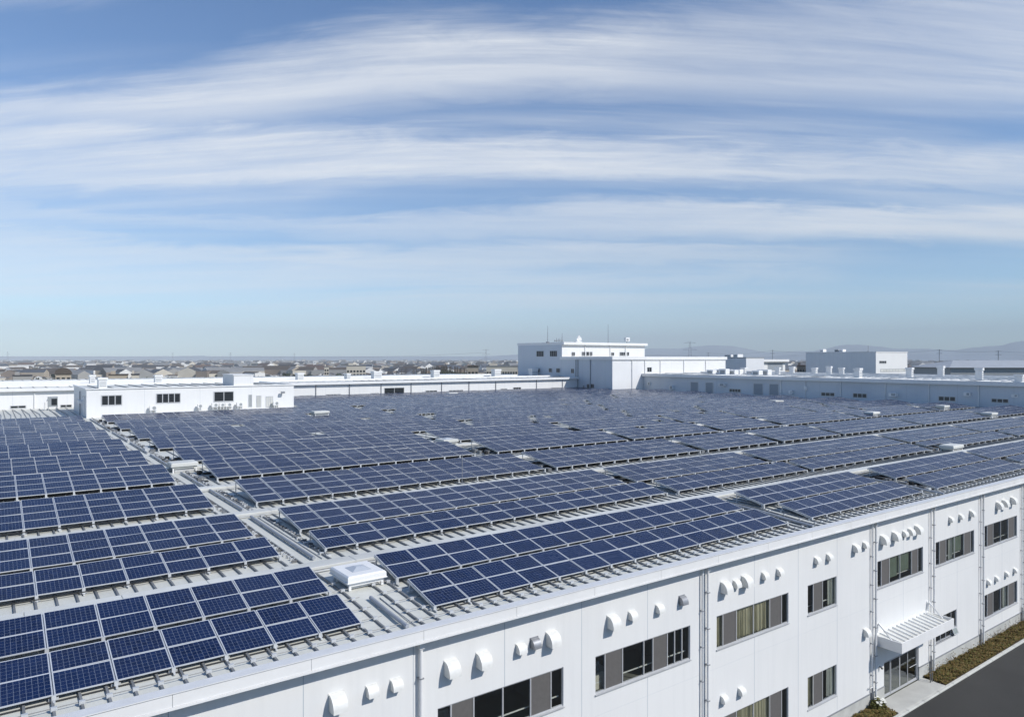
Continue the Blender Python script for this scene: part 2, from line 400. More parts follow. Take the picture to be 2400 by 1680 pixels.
# snow guard: rods with clips on each seam
sg = MB()
def rod(xa, xb, y):
    z = roof_z(y) + .125
    sg.tube([(xa, y, z), (xb, y, z)], .012, M_rod, 5)
    x = 11.10 - RIB * 48
    while x < xb:
        if x > xa - .1 and not (11.3 < x < 12.2) and y < 31: sg.box(x - .075, y - .05, z - .07, x + .075, y + .05, z + .03, M_rack)
        x += RIB
rod(RX0, 140, 22.47)
for y in (23.4, 24.3, 25.3, 26.3, 27.2): rod(10.6, 11.35, y); rod(12.2, 13.4, y)
for y in (23.4, 24.4, 25.4): rod(36.0, 38.2, y); rod(51.9, 54.0, y)
sg.obj('snow_guard', bld)
# interior seen through the glass
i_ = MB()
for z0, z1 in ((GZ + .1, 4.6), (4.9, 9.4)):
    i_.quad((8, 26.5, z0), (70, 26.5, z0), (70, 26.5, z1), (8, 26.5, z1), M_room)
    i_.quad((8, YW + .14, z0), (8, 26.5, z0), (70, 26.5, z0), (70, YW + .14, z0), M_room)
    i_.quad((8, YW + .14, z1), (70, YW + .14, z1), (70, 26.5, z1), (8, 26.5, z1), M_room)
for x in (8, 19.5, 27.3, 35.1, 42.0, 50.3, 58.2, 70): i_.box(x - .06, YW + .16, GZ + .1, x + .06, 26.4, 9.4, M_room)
for x, y in ((14.6, 24.5), (22.5, 24.2), (31, 25), (45.8, 24), (54.5, 23.8), (62, 24.2), (47.5, 24.4)):
    i_.box(x - .8, y, 4.9, x + .8, y + .7, 5.65, M_cream); i_.box(x - .3, y + .1, 5.652, x + .25, y + .5, 6.1, M_grey)
i_.box(45.0, 24.2, GZ + .1, 47.6, 24.9, GZ + 1.15, M_cream)
i_.obj('interior', bld)
def curtain_mesh(x0, x1, z0, z1, mat, seed):
    q = random.Random(seed); mb = MB(); n = max(8, int((x1 - x0) / .035)); ph = q.random() * 6
    row = []
    for i in range(n + 1):
        t = i / n; x = x0 + (x1 - x0) * t
        row.append((x, .05 * math.sin(ph + x * 31 + 1.4 * math.sin(x * 5)) + .02 * math.sin(x * 73)))
    mb.add([(x, y, z0 + .02 * math.sin(x * 9)) for x, y in row] + [(x, y * .7, z1) for x, y in row], [(i, i + 1, n + 2 + i, n + 1 + i) for i in range(n)], mat)
    return mb
def window(w, parent, lab=None):
    x0, x1, z0, z1, mul, kinds = w
    fr = MB(); y0, y1 = YW + .045, YW + .115; t = .05
    fr.box(x0, y0, z0, x1, y1, z0 + t, M_frame); fr.box(x0, y0, z1 - t, x1, y1, z1, M_frame)
    fr.box(x0, y0, z0 + t, x0 + t * .8, y1, z1 - t, M_frame); fr.box(x1 - t * .8, y0, z0 + t, x1, y1, z1 - t, M_frame)
    for i, q in enumerate(mul): fr.box(q - .028, y0 - .012, z0 + t, q + .028, y1 - .02, z1 - t, M_frame)
    o = fr.obj('window', parent)
    if lab: o['label'] = lab
    s_ = MB(); s_.prism([(YW - .06, z0 - .05), (YW - .06, z0 - .012), (YW + .042, z0 + .012), (YW + .042, z0 - .05)], x0 - .03, x1 + .03, M_frame); s_.obj('sill', o)
    xs = [x0] + list(mul) + [x1]; seed = int(x0 * 100 + z0)
    rail = MB(); rail.box(x0 + .05, YW + .25, z0 + .30, x1 - .05, YW + .28, z0 + .345, M_white)
    if 'c' not in kinds and z0 > 5: rail.obj('inner_rail', o)
    for i, kd in enumerate(kinds):
        a, b_ = xs[i] + .026, xs[i + 1] - .026
        if i == 0: a = x0 + t * .8
        if i == len(kinds) - 1: b_ = x1 - t * .8
        pm = MB(); yy = YW + (.075 if i % 2 else .085); pm.box(a, yy, z0 + t, b_, yy + .006, z1 - t, M_glass); pm.obj('pane', o)
        if kd == 's':
            sm = MB(); sm.box(a, YW + .052, z0 + t, b_, YW + .058, z1 - t, M_screen); sm.obj('screen', o)
        if kd in 'c':
            curtain_mesh(a - .05, b_ + .05, z0 + .03, z1, M_curt, seed + i).obj('curtain', o, (0, YW + .22, 0))
        if kd == 's' and 'cc' in kinds: curtain_mesh(a, b_, z0 + .03, z1, M_curt, seed + i).obj('curtain', o, (0, YW + .22, 0))
        if kd == 'h':
            curtain_mesh((a + b_) / 2 + .1, b_ + .02, z0 + .02, z1, M_curtw, seed + i).obj('curtain', o, (0, YW + .22, 0))
        if kd == 'k':
            bm_ = MB(); bm_.box(a, YW + .18, z0 + .28 + .15 * (i % 2), b_ - .1, YW + .19, z1, M_curtg); bm_.obj('blind', o)
M_curtg = plain('green_blind', (.16, .20, .155), .8, 0, .15, 2)
for w in WINS[:10]: window(w, bld)
# narrow window beside the canopy: fixed top light, hopper sash tilted open below
x0, x1, z0, z1 = WINS[10][:4]; fr = MB(); y0, y1 = YW + .045, YW + .11
for a, b_ in ((z0, z0 + .05), (z1 - .05, z1), (z0 + .5, z0 + .55)): fr.box(x0, y0, a, x1, y1, b_, M_frame)
for q in (x0, x0 + .8, x0 + 1.6, x0 + 2.4, x1 - .05): fr.box(q, y0 + .002, z0 + .05, q + .05, y1 - .002, z1 - .05, M_frame)
wo = fr.obj('window', bld); wo['label'] = 'narrow window half hidden by the canopy with one sash tilted open'
pm = MB(); pm.box(x0 + .05, YW + .08, z0 + .05, x1 - .05, YW + .086, z1 - .05, M_glass); pm.obj('pane', wo)
hs = MB(); Mx = Matrix.Translation((x1 - .74, YW + .02, z0 + .5)) @ Matrix.Rotation(R(-24), 4, 'X'); hs.box(0, -.02, -.46, .68, .02, 0, M_frame, Mx); hs.box(.06, -.028, -.40, .62, -.022, -.06, M_glass, Mx); hs.obj('sash', wo)
s_ = MB(); s_.box(x0 - .03, YW - .05, z0 - .05, x1 + .03, YW + .04, z0, M_frame); s_.obj('sill', wo)
for w in WINS[11:]: window(w, bld)
# entrance: sliding glass doors
dd = MB(); x0, x1, z0, z1 = DOOR; y0 = YW + .05
dd.box(x0, y0, z0, x0 + .07, y0 + .09, z1, M_frame); dd.box(x1 - .07, y0, z0, x1, y0 + .09, z1, M_frame)
dd.box(x0 + .07, y0, z1 - .09, x1 - .07, y0 + .09, z1, M_frame); dd.box(x0 + .07, y0, z0, x1 - .07, y0 + .09, z0 + .05, M_frame)
do = dd.obj('door', bld)
ml = [x0 + .07, 45.28, 46.44, 47.51, x1 - .07]
for i in range(4):
    q = MB(); a, b_ = ml[i] + .004, ml[i + 1] - .004; yy = YW + (.075 if i in (1, 2) else .1)
    q.box(a, yy, z0 + .055, a + .05, yy + .03, z1 - .095, M_frame); q.box(b_ - .05, yy, z0 + .055, b_, yy + .03, z1 - .095, M_frame)
    q.box(a + .05, yy, z0 + .055, b_ - .05, yy + .03, z0 + .14, M_frame); q.box(a + .05, yy, z1 - .15, b_ - .05, yy + .03, z1 - .095, M_frame)
    lf = q.obj('door_leaf', do)
    q = MB(); q.box(a + .05, yy + .012, z0 + .14, b_ - .05, yy + .018, z1 - .15, M_glass); q.obj('door_glass', do)
q = MB(); q.tube([(47.62, YW + .03, z0 + 1.05), (48.6, YW + .03, z0 + 1.05)], .02, M_frame, 6); q.obj('push_bar', do)
# canopy
ca = MB(); CX0, CX1, CY = 43.3, 50.2, 20.42
ca.box(CX0, CY, 2.72, CX1, CY + .06, 3.33, M_white); ca.box(CX0, CY + .06, 2.72, CX0 + .06, YW, 3.33, M_white); ca.box(CX1 - .06, CY + .06, 2.72, CX1, YW, 3.33, M_white)
ca.box(CX0 + .06, CY + .06, 2.75, CX1 - .06, YW, 2.79, M_white)
co = ca.obj('canopy', bld)
cr = MB(); cr.quad((CX0 + .06, CY + .06, 3.10), (CX1 - .06, CY + .06, 3.10), (CX1 - .06, YW, 3.36), (CX0 + .06, YW, 3.36), M_roofw)
q = CX0 + .45
while q < CX1 - .3:
    cr.add([(q - .04, CY + .07, 3.10), (q - .03, CY + .07, 3.19), (q + .03, CY + .07, 3.19), (q + .04, CY + .07, 3.10), (q - .04, YW, 3.36), (q - .03, YW, 3.45), (q + .03, YW, 3.45), (q + .04, YW, 3.36)], [(0, 1, 5, 4), (1, 2, 6, 5), (2, 3, 7, 6), (0, 3, 2, 1)], M_white)
    q += .52
cr.box(CX0 + .06, YW - .03, 3.34, CX1 - .06, YW - .004, 3.52, M_white)
cr.obj('canopy_roof', co)
for q in (43.42, 49.95):
    br = MB(); br.tube([(q, YW - .03, 3.5), (q, YW - .05, 4.0), (q, YW - .12, 4.05), (q, YW - .95, 3.22)], .06, M_white, 7); br.box(q - .09, YW - .03, 3.55, q + .09, YW - .003, 4.1, M_white); br.obj('bracket', co)
# downpipes: a thin pipe and a thick pipe at each bay
for q, two in ((12.07, 0), (27.42, 1), (43.05, 1), (50.66, 1), (58.49, 1), (66.2, 1), (74, 1), (82, 1)):
    dp = MB(); dp.tube([(q, YW - .14, GZ + .02), (q, YW - .14, 10.37)], .066, M_white, 10)
    dp.box(q - .10, YW - .24, 10.05, q + .10, YW - .03, 10.375, M_white)
    for z in (.6, 2.2, 3.9, 5.6, 7.3, 9.0): dp.box(q - .085, YW - .215, z, q + .085, YW - .003, z + .035, M_galv)
    dp.obj('downpipe', bld)
    if two:
        dp = MB(); xx = q - .36; dp.tube([(xx, YW - .11, GZ + .02), (xx, YW - .11, 9.9), (xx + .05, YW - .12, 10.1), (xx + .05, YW - .12, 10.37)], .05, M_white, 8)
        dp.tube([(xx, YW - .11, GZ + .02), (xx, YW - .11, .45)], .06, M_galv, 8)
        for z in (1.1, 3.0, 4.9, 6.5, 8.2): dp.box(xx - .06, YW - .17, z, xx + .06, YW - .003, z + .03, M_galv)
        dp.obj('downpipe', bld)
# vent hoods: curved cowls open below
def hood(x, ztop, w, h, d, mat, parent):
    mb = MB(); n = 8
    arc = [(-d * math.sin(t * math.pi / 2 / n) ** .9 if t else 0, h * (math.cos(t * math.pi / 2 / n)) * .92) for t in range(n + 1)]
    arc = [(p, q + h * .08) for p, q in arc]; arc[-1] = (-d, 0.0)
    pr_ = [(YW + p, ztop - h + q) for p, q in arc]
    nn = len(pr_)
    vs = [(x, p, q) for p, q in pr_] + [(x + w, p, q) for p, q in pr_]
    mb.add(vs, [(i, nn + i, nn + i + 1, i + 1) for i in range(nn - 1)], mat)
    low = (YW - .002, ztop - h)
    for xx in (x, x + w):
        mb.add([(xx, *low)] + [(xx, p, q) for p, q in pr_], [(0,) + tuple(range(1, nn + 1))], mat)
    # wall plate, inner wall, mesh grille
    mb.box(x - .025, YW - .02, ztop - h, x + w + .025, YW - .002, ztop + .03, mat)
    mb.quad((x + .01, YW - .02, ztop - h + .04), (x + w - .01, YW - .02, ztop - h + .04), (x + w - .01, YW - d + .04, ztop - h + .05), (x + .01, YW - d + .04, ztop - h + .05), M_grey)
    o = mb.obj('vent_hood', parent)
    for p_i in o.data.polygons:
        if p_i.index < nn - 1: p_i.use_smooth = True
    return o
HO = [(8.80, 9.31, 3), (10.08, 9.23, 1), (10.97, 9.20, 1), (13.07, 9.32, 3), (14.43, 9.27, 3), (16.24, 9.17, 1), (16.94, 9.22, 2), (17.71, 9.29, 3), (21.01, 9.24, 3), (22.27, 9.15, 1),
      (23.97, 9.10, 1), (25.53, 9.17, 2), (28.52, 9.28, 3), (29.49, 9.18, 1), (30.15, 9.28, 3), (31.80, 9.16, 1), (33.10, 9.12, 1), (36.61, 9.14, 1), (37.84, 9.12, 1), (40.62, 9.22, 4),
      (41.75, 9.20, 1), (43.81, 9.29, 3), (45.26, 9.30, 3), (46.60, 9.16, 1), (47.31, 9.22, 4), (48.20, 9.29, 3), (53.14, 9.18, 1), (54.71, 9.17, 1), (56.42, 9.22, 4), (61.06, 9.28, 3),
      (62.18, 9.32, 3), (63.79, 9.33, 3), (28.52, 3.79, 1), (29.88, 3.80, 1), (41.81, 4.05, 4), (59.40, 3.74, 1), (60.85, 3.73, 1), (62.72, 3.75, 1), (64.34, 3.75, 1)]
for x, z, k in HO:
    w, h, d, mt = {1: (.38, .34, .27, M_cream), 2: (.36, .36, .28, M_galv), 3: (.49, .52, .42, M_cream), 4: (.42, .42, .34, M_cream)}[k]
    o = hood(x, z, w, h, d, mt, bld)
    if k == 2: o['label'] = 'unpainted grey metal vent hood'
# small wall lamp and camera by the door
q = MB(); q.tube([(43.75, YW, 1.35), (43.75, YW - .12, 1.33)], .05, M_galv, 8); q.tube([(43.75, YW - .12, 1.33), (43.75, YW - .2, 1.25)], .07, M_dark, 8); q.obj('door_lamp', bld)
q = MB(); q.tube([(42.35, YW, .42), (42.35, YW - .15, .46), (42.6, YW - .17, .46)], .025, M_white, 6); q.obj('standpipe', bld)

# ------------------------------------------------------------------ solar arrays
PX = 1.5; PW = 1.472; FT = .038
BANDS = [  # y0, z0, rows, row depth, tilt
 (23.08, 10.91, 2, 1.095, 12.5), (25.95, 11.25, 2, 1.095, 12.5), (31.66, 11.34, 2, 1.10, 10.4), (35.49, 11.44, 3, 1.165, 8.2),
 (43.10, 11.58, 4, 1.18, 8.3), (53.5, 11.58, 4, 1.18, 8.3), (63.4, 11.58, 4, 1.20, 8.0), (74.1, 11.58, 4, 1.22, 7.6), (84.5, 11.58, 5, 1.20, 6.2), (97.2, 11.60, 5, 1.20, 5.6),
 (109.0, 11.60, 5, 1.2, 5.2), (121.0, 11.62, 5, 1.2, 5.0), (132.5, 11.62, 5, 1.2, 5.0), (142.4, 11.62, 5, 1.2, 5.2)]
A = (10.46 - 1.5 * 10, 10)      # block A: starts off-frame, ends at the walkway
SPANS = {
 0: [A, (13.35, 15), (38.3, 9), (54.1, 11), (72.4, 12), (92.2, 14), (115.2, 14)],
 1: [A, (13.28, 15), (37.85, 9), (54.1, 11), (71.6, 12), (91.6, 14), (114.9, 14)],
 2: [A, (12.55, 15), (36.8, 10), (52.7, 13), (74.4, 12), (94.6, 11), (114.4, 15)],
 3: [A, (12.75, 15), (36.9, 10), (53.5, 15), (77.2, 11), (95.2, 12), (114.6, 14)],
 4: [A, (12.85, 14), (35.9, 11), (54.2, 7), (66.4, 7), (78.2, 12), (97.6, 14), (120.6, 12)],
 5: [A, (13.2, 14), (37.6, 11), (55.2, 9), (70.6, 7), (83.2, 12), (102.7, 14), (126.2, 9)],
 6: [A, (13.1, 15), (38.2, 11), (57.0, 11), (75.4, 8), (89.0, 11), (107.4, 7), (119.2, 14)],
 7: [A, (13.0, 29), (59.0, 11), (76.6, 10), (93.6, 21), (127.3, 9)],
 8: [A, (12.9, 45), (82.0, 38)],
 9: [A, (12.9, 50), (90.0, 33)],
 10: [A, (12.9, 62), (108.5, 21)],
 11: [(43.4, 65)], 12: [(43.4, 65)], 13: [(43.4, 65)]}
BLK = {0: 'block left of the white hatch', 1: 'block right of the white hatch', 2: 'second block right of the white hatch', 3: 'third block right of the white hatch'}
TBL = ['eave table', 'second table', 'third table', 'fourth table', 'fifth table', 'sixth table', 'seventh table']
HATCHES_CUT = [(38.9, 100.5), (37.0, 61.6), (75.9, 31.1), (118.4, 78.6), (129.7, 54.5), (119.3, 43.7), (106.6, 54.6), (85.1, 139.5)]
panels = []; tables = []
for bi, (y0, z0, rows, dep, tilt) in enumerate(BANDS):
    for si, (xs, n) in enumerate(SPANS[bi]):
        px_ = PX
        if bi >= 2 and 1 <= si < len(SPANS[bi]) - 1:
            px_ = min(1.56, max(1.5, (SPANS[bi][si + 1][0] - xs - 1.15) / n))
        shear = .62 if bi >= 7 and si else 0
        t = R(tilt); ct, st = math.cos(t), math.sin(t)
        tables.append((bi, si, xs, n, px_))
        for r in range(rows):
            for c in range(n):
                x = xs + c * px_ + (.62 * dep * r if (shear and 48 < xs + c * px_ < 116) else 0)
                if abs(x - 11.9) < 2.2 and False: continue
                ya = y0 + r * dep * ct; za = z0 + r * dep * st
                # roof hatches take the place of single panels
                if any(abs(x + .75 - hx) < 1.5 and abs(ya + .5 - hy) < 1.3 for hx, hy in HATCHES_CUT): continue
                if bi >= 5 and si and rnd.random() < .004: continue
                v = view_of(x + .75, ya + .5, za)
                size = 0
                if v and -25 < v[0] < 2425 and v[1] < 1700: size = 1 / v[2] ** 2
                panels.append((size, bi, si, r, c, n, x, ya, za, t, dep))
panels.sort(key=lambda q: -q[0])
NEAR = panels[:300]; FARP = panels[300:]
# one panel of each depth: frame ring + cell sheet, origin at its low corner
def panel_meshes(dep):
    pd = dep - .022; mb = MB(); f = .019
    mb.box(0, 0, -FT, PW, f, 0, M_alu); mb.box(0, pd - f, -FT, PW, pd, 0, M_alu); mb.box(0, f, -FT, f, pd - f, 0, M_alu); mb.box(PW - f, f, -FT, PW, pd - f, 0, M_alu)
    fm = mb.mesh('frame'); mb = MB(); z = -.004
    mb.add([(f, f, z), (PW - f, f, z), (PW - f, pd - f, z), (f, pd - f, z)], [(0, 1, 2, 3)], M_cell, None, [[(0, 0), (1, 0), (1, 1), (0, 1)]])
    mb.add([(f, f, -.012), (PW - f, f, -.012), (PW - f, pd - f, -.012), (f, pd - f, -.012)], [(3, 2, 1, 0)], M_black)  # underside blackened, shade under the table painted on
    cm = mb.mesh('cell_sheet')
    return fm, cm
PROTO = {}
for (size, bi, si, r, c, n, x, ya, za, t, dep) in NEAR:
    rows = BANDS[bi][2]
    line = {2: ['lower', 'upper'], 3: ['lowest', 'middle', 'top'], 4: ['lowest', 'second lowest', 'third lowest', 'top']}[rows][r]
    kx = (n - c) if si == 0 else (c + 1)
    if si == 0: label = f'solar panel, {line} line, {ORD[kx]} from walkway, {TBL[bi]}, {BLK[0]}'
    else: label = f'solar panel, {line} line, {ORD[kx]} from its left end, {TBL[bi]}, {BLK.get(si, "far block")}'
    if si: label = label.replace('from its left end', 'from left')
    rot = (t + R(rnd.gauss(0, .35)), R(rnd.gauss(0, .35)), R(rnd.uniform(-.06, .06)))
    if dep not in PROTO:
        o = thing('solar_panel', label, 'solar panel', (x, ya, za), 'solar panels on the factory roof')
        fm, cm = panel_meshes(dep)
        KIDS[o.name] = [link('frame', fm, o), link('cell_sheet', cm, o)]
        o.rotation_euler = rot; PROTO[dep] = o
    else: copy_tree(PROTO[dep], (x, ya, za), label, rot)
fp = MB()
for idx, (size, bi, si, r, c, n, x, ya, za, t, dep) in enumerate(FARP):
    M_ = Matrix.Translation((x, ya, za)) @ Matrix.Rotation(t + R(rnd.gauss(0, .45)), 4, 'X') @ Matrix.Rotation(R(rnd.gauss(0, .45)), 4, 'Y')
    pd = dep - .022; ou, ov = idx % 61, idx // 61
    vs = [(0, 0, 0), (PW, 0, 0), (PW, pd, 0), (0, pd, 0), (0, 0, -FT), (PW, 0, -FT), (PW, pd, -FT), (0, pd, -FT)]
    fp.add(vs[:4], [(0, 1, 2, 3)], M_cellf, M_, [[(ou + .001, ov + .001), (ou + .999, ov + .001), (ou + .999, ov + .999), (ou + .001, ov + .999)]])
    fp.add(vs, [(0, 4, 5, 1), (1, 5, 6, 2), (2, 6, 7, 3), (3, 7, 4, 0)], M_alu, M_); fp.add(vs[4:], [(3, 2, 1, 0)], M_black, M_)  # black bottom face paints in the shade below far panels
stuff(fp.obj('solar_panels'), 'rest of the solar panels filling the far part of the factory roof', 'solar panels')

# racks under the tables
near_tab = {(q[1], q[2]) for q in NEAR}
for bi, si, xs, n, PX in tables:
    y0, z0, rows, dep, tilt = BANDS[bi]; t = R(tilt); L = rows * dep; ct, st = math.cos(t), math.sin(t)
    if si < 4: bl = BLK[si]
    elif bi < 4: bl = ['', '', '', '', 'fourth block right of the hatch', 'fifth block right of the hatch', 'block by the shaded wing'][min(si, 6)]
    else: bl = f'{ORD[si]} block from the walkway'
    lab = f'steel rack under the {TBL[bi] if bi < 7 else ORD[bi + 1] + " table"} of panels, {bl}'
    near = (bi, si) in near_tab and bi < 5
    def leg_at(mb, x, s):
        yy = y0 + s * ct; zz = z0 + s * st - FT - .07; zr = roof_z(yy)
        if zz - zr < .03: zz = zr + .03
        mb.box(x - .022, yy - .022, zr, x + .022, yy + .022, zz, M_rack); mb.box(x - .12, yy - .06, zr, x + .12, yy + .06, zr + .09, M_rack)
        if s < .5: mb.box(x - .055, yy - .16, zr + .05, x + .055, yy - .10, zz + .08, M_rack); mb.box(x - .03, yy - .3, zr + .01, x + .03, yy + .02, zr + .06, M_rack)
    Mt = Matrix.Translation((0, y0, z0)) @ Matrix.Rotation(t, 4, 'X')
    ks = [k for k in range(n + 1)]
    if near:
        o = thing('mounting_rack', lab, 'rack', (0, 0, 0), 'racks under the solar panels')
        for k in ks:
            x = xs + k * PX - .014
            if x < -4: continue
            mb = MB(); mb.box(x - .02, .02, -FT - .075, x + .02, L - .04, -FT - .012, M_rack, Mt); mb.obj('rail', o)
            for s in (.12, L - .22): mb = MB(); leg_at(mb, x, s); mb.obj('leg', o)
        for s in (.3, L - .35):
            mb = MB(); mb.box(max(xs, -4), s - .02, -FT - .115, xs + n * PX - .03, s + .02, -FT - .078, M_rack, Mt); mb.obj('cross_beam', o)
        if bi in (2, 3, 4, 0):
            mb = MB(); mb.tube([(max(xs, -4), y0 - .05, z0 - .16), (xs + n * PX - .1, y0 - .05, z0 - .16)], .022, M_black, 5); mb.obj('cable', o)
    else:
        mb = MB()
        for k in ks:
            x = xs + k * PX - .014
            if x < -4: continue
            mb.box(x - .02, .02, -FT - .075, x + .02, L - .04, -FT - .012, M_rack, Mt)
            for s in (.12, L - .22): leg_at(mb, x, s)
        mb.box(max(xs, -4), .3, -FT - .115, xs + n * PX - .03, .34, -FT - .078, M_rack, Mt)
        for yy, zz in ((.5, -.5), (L * .5, -.55), (L - .5, -.6)):  # black strips along the roof, painted shade under far tables
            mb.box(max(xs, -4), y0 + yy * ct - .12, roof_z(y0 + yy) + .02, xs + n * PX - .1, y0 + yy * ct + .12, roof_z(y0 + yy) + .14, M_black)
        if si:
            for i in range(9):  # added small, mostly dark boxes blacken the end gap in place of shadow
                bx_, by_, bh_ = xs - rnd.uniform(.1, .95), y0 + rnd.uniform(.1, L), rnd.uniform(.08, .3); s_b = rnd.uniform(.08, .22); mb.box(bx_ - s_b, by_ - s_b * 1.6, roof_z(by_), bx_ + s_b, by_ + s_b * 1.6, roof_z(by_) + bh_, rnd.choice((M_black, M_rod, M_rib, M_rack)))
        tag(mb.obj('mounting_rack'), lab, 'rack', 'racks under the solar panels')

# cable ducts and pipes on the roof
def duct(y, xa, xb, w, lab, h=.13):
    mb = MB(); z = roof_z(y); x = xa
    while x < xb - .05:
        x2 = min(x + 3.0, xb); mb.bevbox(x + .006, y - w / 2, z + .09, x2 - .006, y + w / 2, z + .09 + h, M_roofw, .02); x = x2
    mb.box(xa, y + w / 2 + .10, z + .06, xb, y + w / 2 + .16, z + .12, M_rack); mb.box(xa, y - w / 2 - .2, z + .06, xb, y - w / 2 - .14, z + .11, M_rack)
    x = xa + .5
    while x < xb: mb.box(x - .05, y - w / 2 + .02, z, x + .05, y + w / 2 - .02, z + .088, M_rack); x += 1.5
    return tag(mb.obj('cable_duct'), lab, 'cable duct', 'cable ducts along the roof')
duct(29.75, RX0 + 12, 140, .85, 'pale cable duct running between the second and third tables of panels')
duct(41.3, RX0 + 12, 140, .8, 'pale cable duct running between the fourth and fifth tables of panels')
duct(50.6, RX0 + 12, 140, .8, 'pale cable duct running between the fifth and sixth tables of panels')
duct(61.2, RX0 + 12, 140, .8, 'pale cable duct running between the sixth and seventh tables of panels')
def roofpipe(x, ya, yb, lab):
    mb = MB(); n = max(2, int((yb - ya) / 1.5))
    mb.tube([(x, ya + (yb - ya) * i / n, roof_z(ya + (yb - ya) * i / n) + .12) for i in range(n + 1)], .075, M_cable, 10)
    mb.tube([(x + .38, ya + (yb - ya) * i / n, roof_z(ya + (yb - ya) * i / n) + .03) for i in range(n + 1)], .02, M_cable, 5)
    y = ya + .3
    while y < yb: mb.box(x - .10, y - .03, roof_z(y), x + .10, y + .03, roof_z(y) + .06, M_rack); y += 1.8
    return tag(mb.obj('roof_pipe'), lab, 'pipe', 'pipes along the roof walkways')
WK = 'along the walkway behind the white hatch'
roofpipe(11.72, 22.15, 25.1, 'thick grey pipe from the white hatch to the eave')
roofpipe(11.74, 31.0, 40.5, f'grey pipe {WK}, beside the third and fourth tables')
roofpipe(11.85, 42.4, 50.0, f'grey pipe {WK}, beside the fifth table')
roofpipe(11.85, 51.4, 58.8, f'grey pipe {WK}, beside the sixth table')
roofpipe(11.85, 62.0, 71.5, f'grey pipe {WK}, beside the seventh table')
roofpipe(11.85, 73, 83, f'grey pipe {WK}, beside the eighth table')
roofpipe(11.85, 84.5, 96, f'grey pipe {WK}, beside the ninth table')
roofpipe(11.85, 97.5, 119, f'grey pipe {WK}, ending at the small rooftop building')
roofpipe(36.85, 22.15, 28.6, 'grey pipe from the eave between the first and second blocks right of the hatch')
roofpipe(52.9, 22.15, 28.6, 'grey pipe from the eave between the second and third blocks right of the hatch')
roofpipe(71.2, 22.15, 28.6, 'grey pipe from the eave past the third block right of the hatch')
# rows of cable clips beside the walkway
rr = random.Random(3)
for x, ya, yb, lab in ((10.95, 31.2, 40.6, 'line of cable clips beside the fourth table of panels left of the walkway'), (12.45, 31.2, 40.6, 'line of cable clips beside the third and fourth tables right of the walkway'),
                       (10.95, 42.6, 118, 'long line of cable clips left of the walkway toward the rooftop building'), (12.4, 42.6, 118, 'long line of cable clips right of the walkway toward the rooftop building')):
    mb = MB(); y = ya
    while y < yb:
        z = roof_z(y); xx = x + rr.uniform(-.07, .07)
        mb.box(xx - .11, y - .05, z + .01, xx + .11, y + .05, z + .11, rr.choice((M_rack, M_rod, M_rib, M_rack))); y += rr.uniform(.28, .55)
    mb.tube([(x + .05, ya, roof_z(ya) + .1), (x + .05, yb, roof_z(yb) + .1)], .014, M_black, 4)
    tag(mb.obj('cable_run'), lab, 'cables', 'cable runs beside the walkway')

# roof hatches
def hatch(x, y, w, d, h, lab, dome=True, z=None):
    lm = M_white if y < 28 else M_roofw
    if y > 28: h *= .78
    z = roof_z(y) if z is None else z
    o = thing('roof_hatch', lab, 'roof hatch', (x, y, z), 'white hatches on the factory roof')
    mb = MB(); t = .27
    mb.bevbox(-w / 2, -d / 2, h - t, w / 2, d / 2, h, lm, .06); mb.box(-w / 2 - .03, -d / 2 - .03, h - t - .002 - .0, w / 2 + .03, d / 2 + .03, h - t + .03, lm); mb.box(-w / 2 + .09, -d / 2 + .09, h - t - .15, w / 2 - .09, d / 2 - .09, h - t - .003, lm); mb.obj('lid', o)
    mb = MB(); mb.box(-w * .36, -d * .36, .02, w * .36, d * .36, h - t - .153, M_rack); mb.obj('curb', o)
    for sx in (-1, 1):
        for sy in (-1, 1):
            mb = MB(); mb.box(sx * w * .42 - .05, sy * d * .42 - .05, 0, sx * w * .42 + .05, sy * d * .42 + .05, h - t - .15, M_white); mb.obj('leg', o)
    if dome:
        mb = MB(); a = w * .25; b_ = w * .08
        mb.add([(-a, -a, h + .002), (a, -a, h + .002), (a, a, h + .002), (-a, a, h + .002), (-b_, -b_, h + .11), (b_, -b_, h + .11), (b_, b_, h + .11), (-b_, b_, h + .11)],
               [(4, 5, 6, 7), (0, 1, 5, 4), (1, 2, 6, 5), (2, 3, 7, 6), (3, 0, 4, 7)], M_tank); mb.obj('dome', o)
hatch(12.10, 27.1, 1.64, 1.80, .58, 'big white roof hatch with grey pyramid dome, on the walkway near the eave')
hatch(12.3, 60.4, 1.95, 1.6, .95, 'white roof hatch on the walkway between the sixth and seventh tables', False)
hatch(39.0, 100.6, 2.3, 1.6, 1.5, 'white roof hatch among the panels in front of the small rooftop building', False)
hatch(37.0, 61.6, 1.7, 1.7, 1.0, 'white roof hatch in the gap near the middle of the panels')
hatch(75.9, 31.1, 2.3, 1.3, .8, 'wide flat white hatch beside the pale duct toward the road end of the roof', False)
hatch(118.4, 78.6, 2.6, 1.6, 1.3, 'long white hatch lying before the grey shutter doors of the shaded wing', False)
hatch(129.7, 54.5, 2.0, 1.4, 1.2, 'small white hatch below the first brown window of the shaded wing', False)
hatch(119.3, 43.7, 2.2, 1.4, 1.1, 'small white hatch closest to the shaded wing at the right edge', False)
hatch(106.6, 54.6, 2.0, 1.4, 1.1, 'small white hatch at the end of a pale gap before the shaded wing', False)
hatch(85.1, 139.5, 2.4, 1.6, 1.3, 'tiny white hatch just before the wing with the black opening', False)
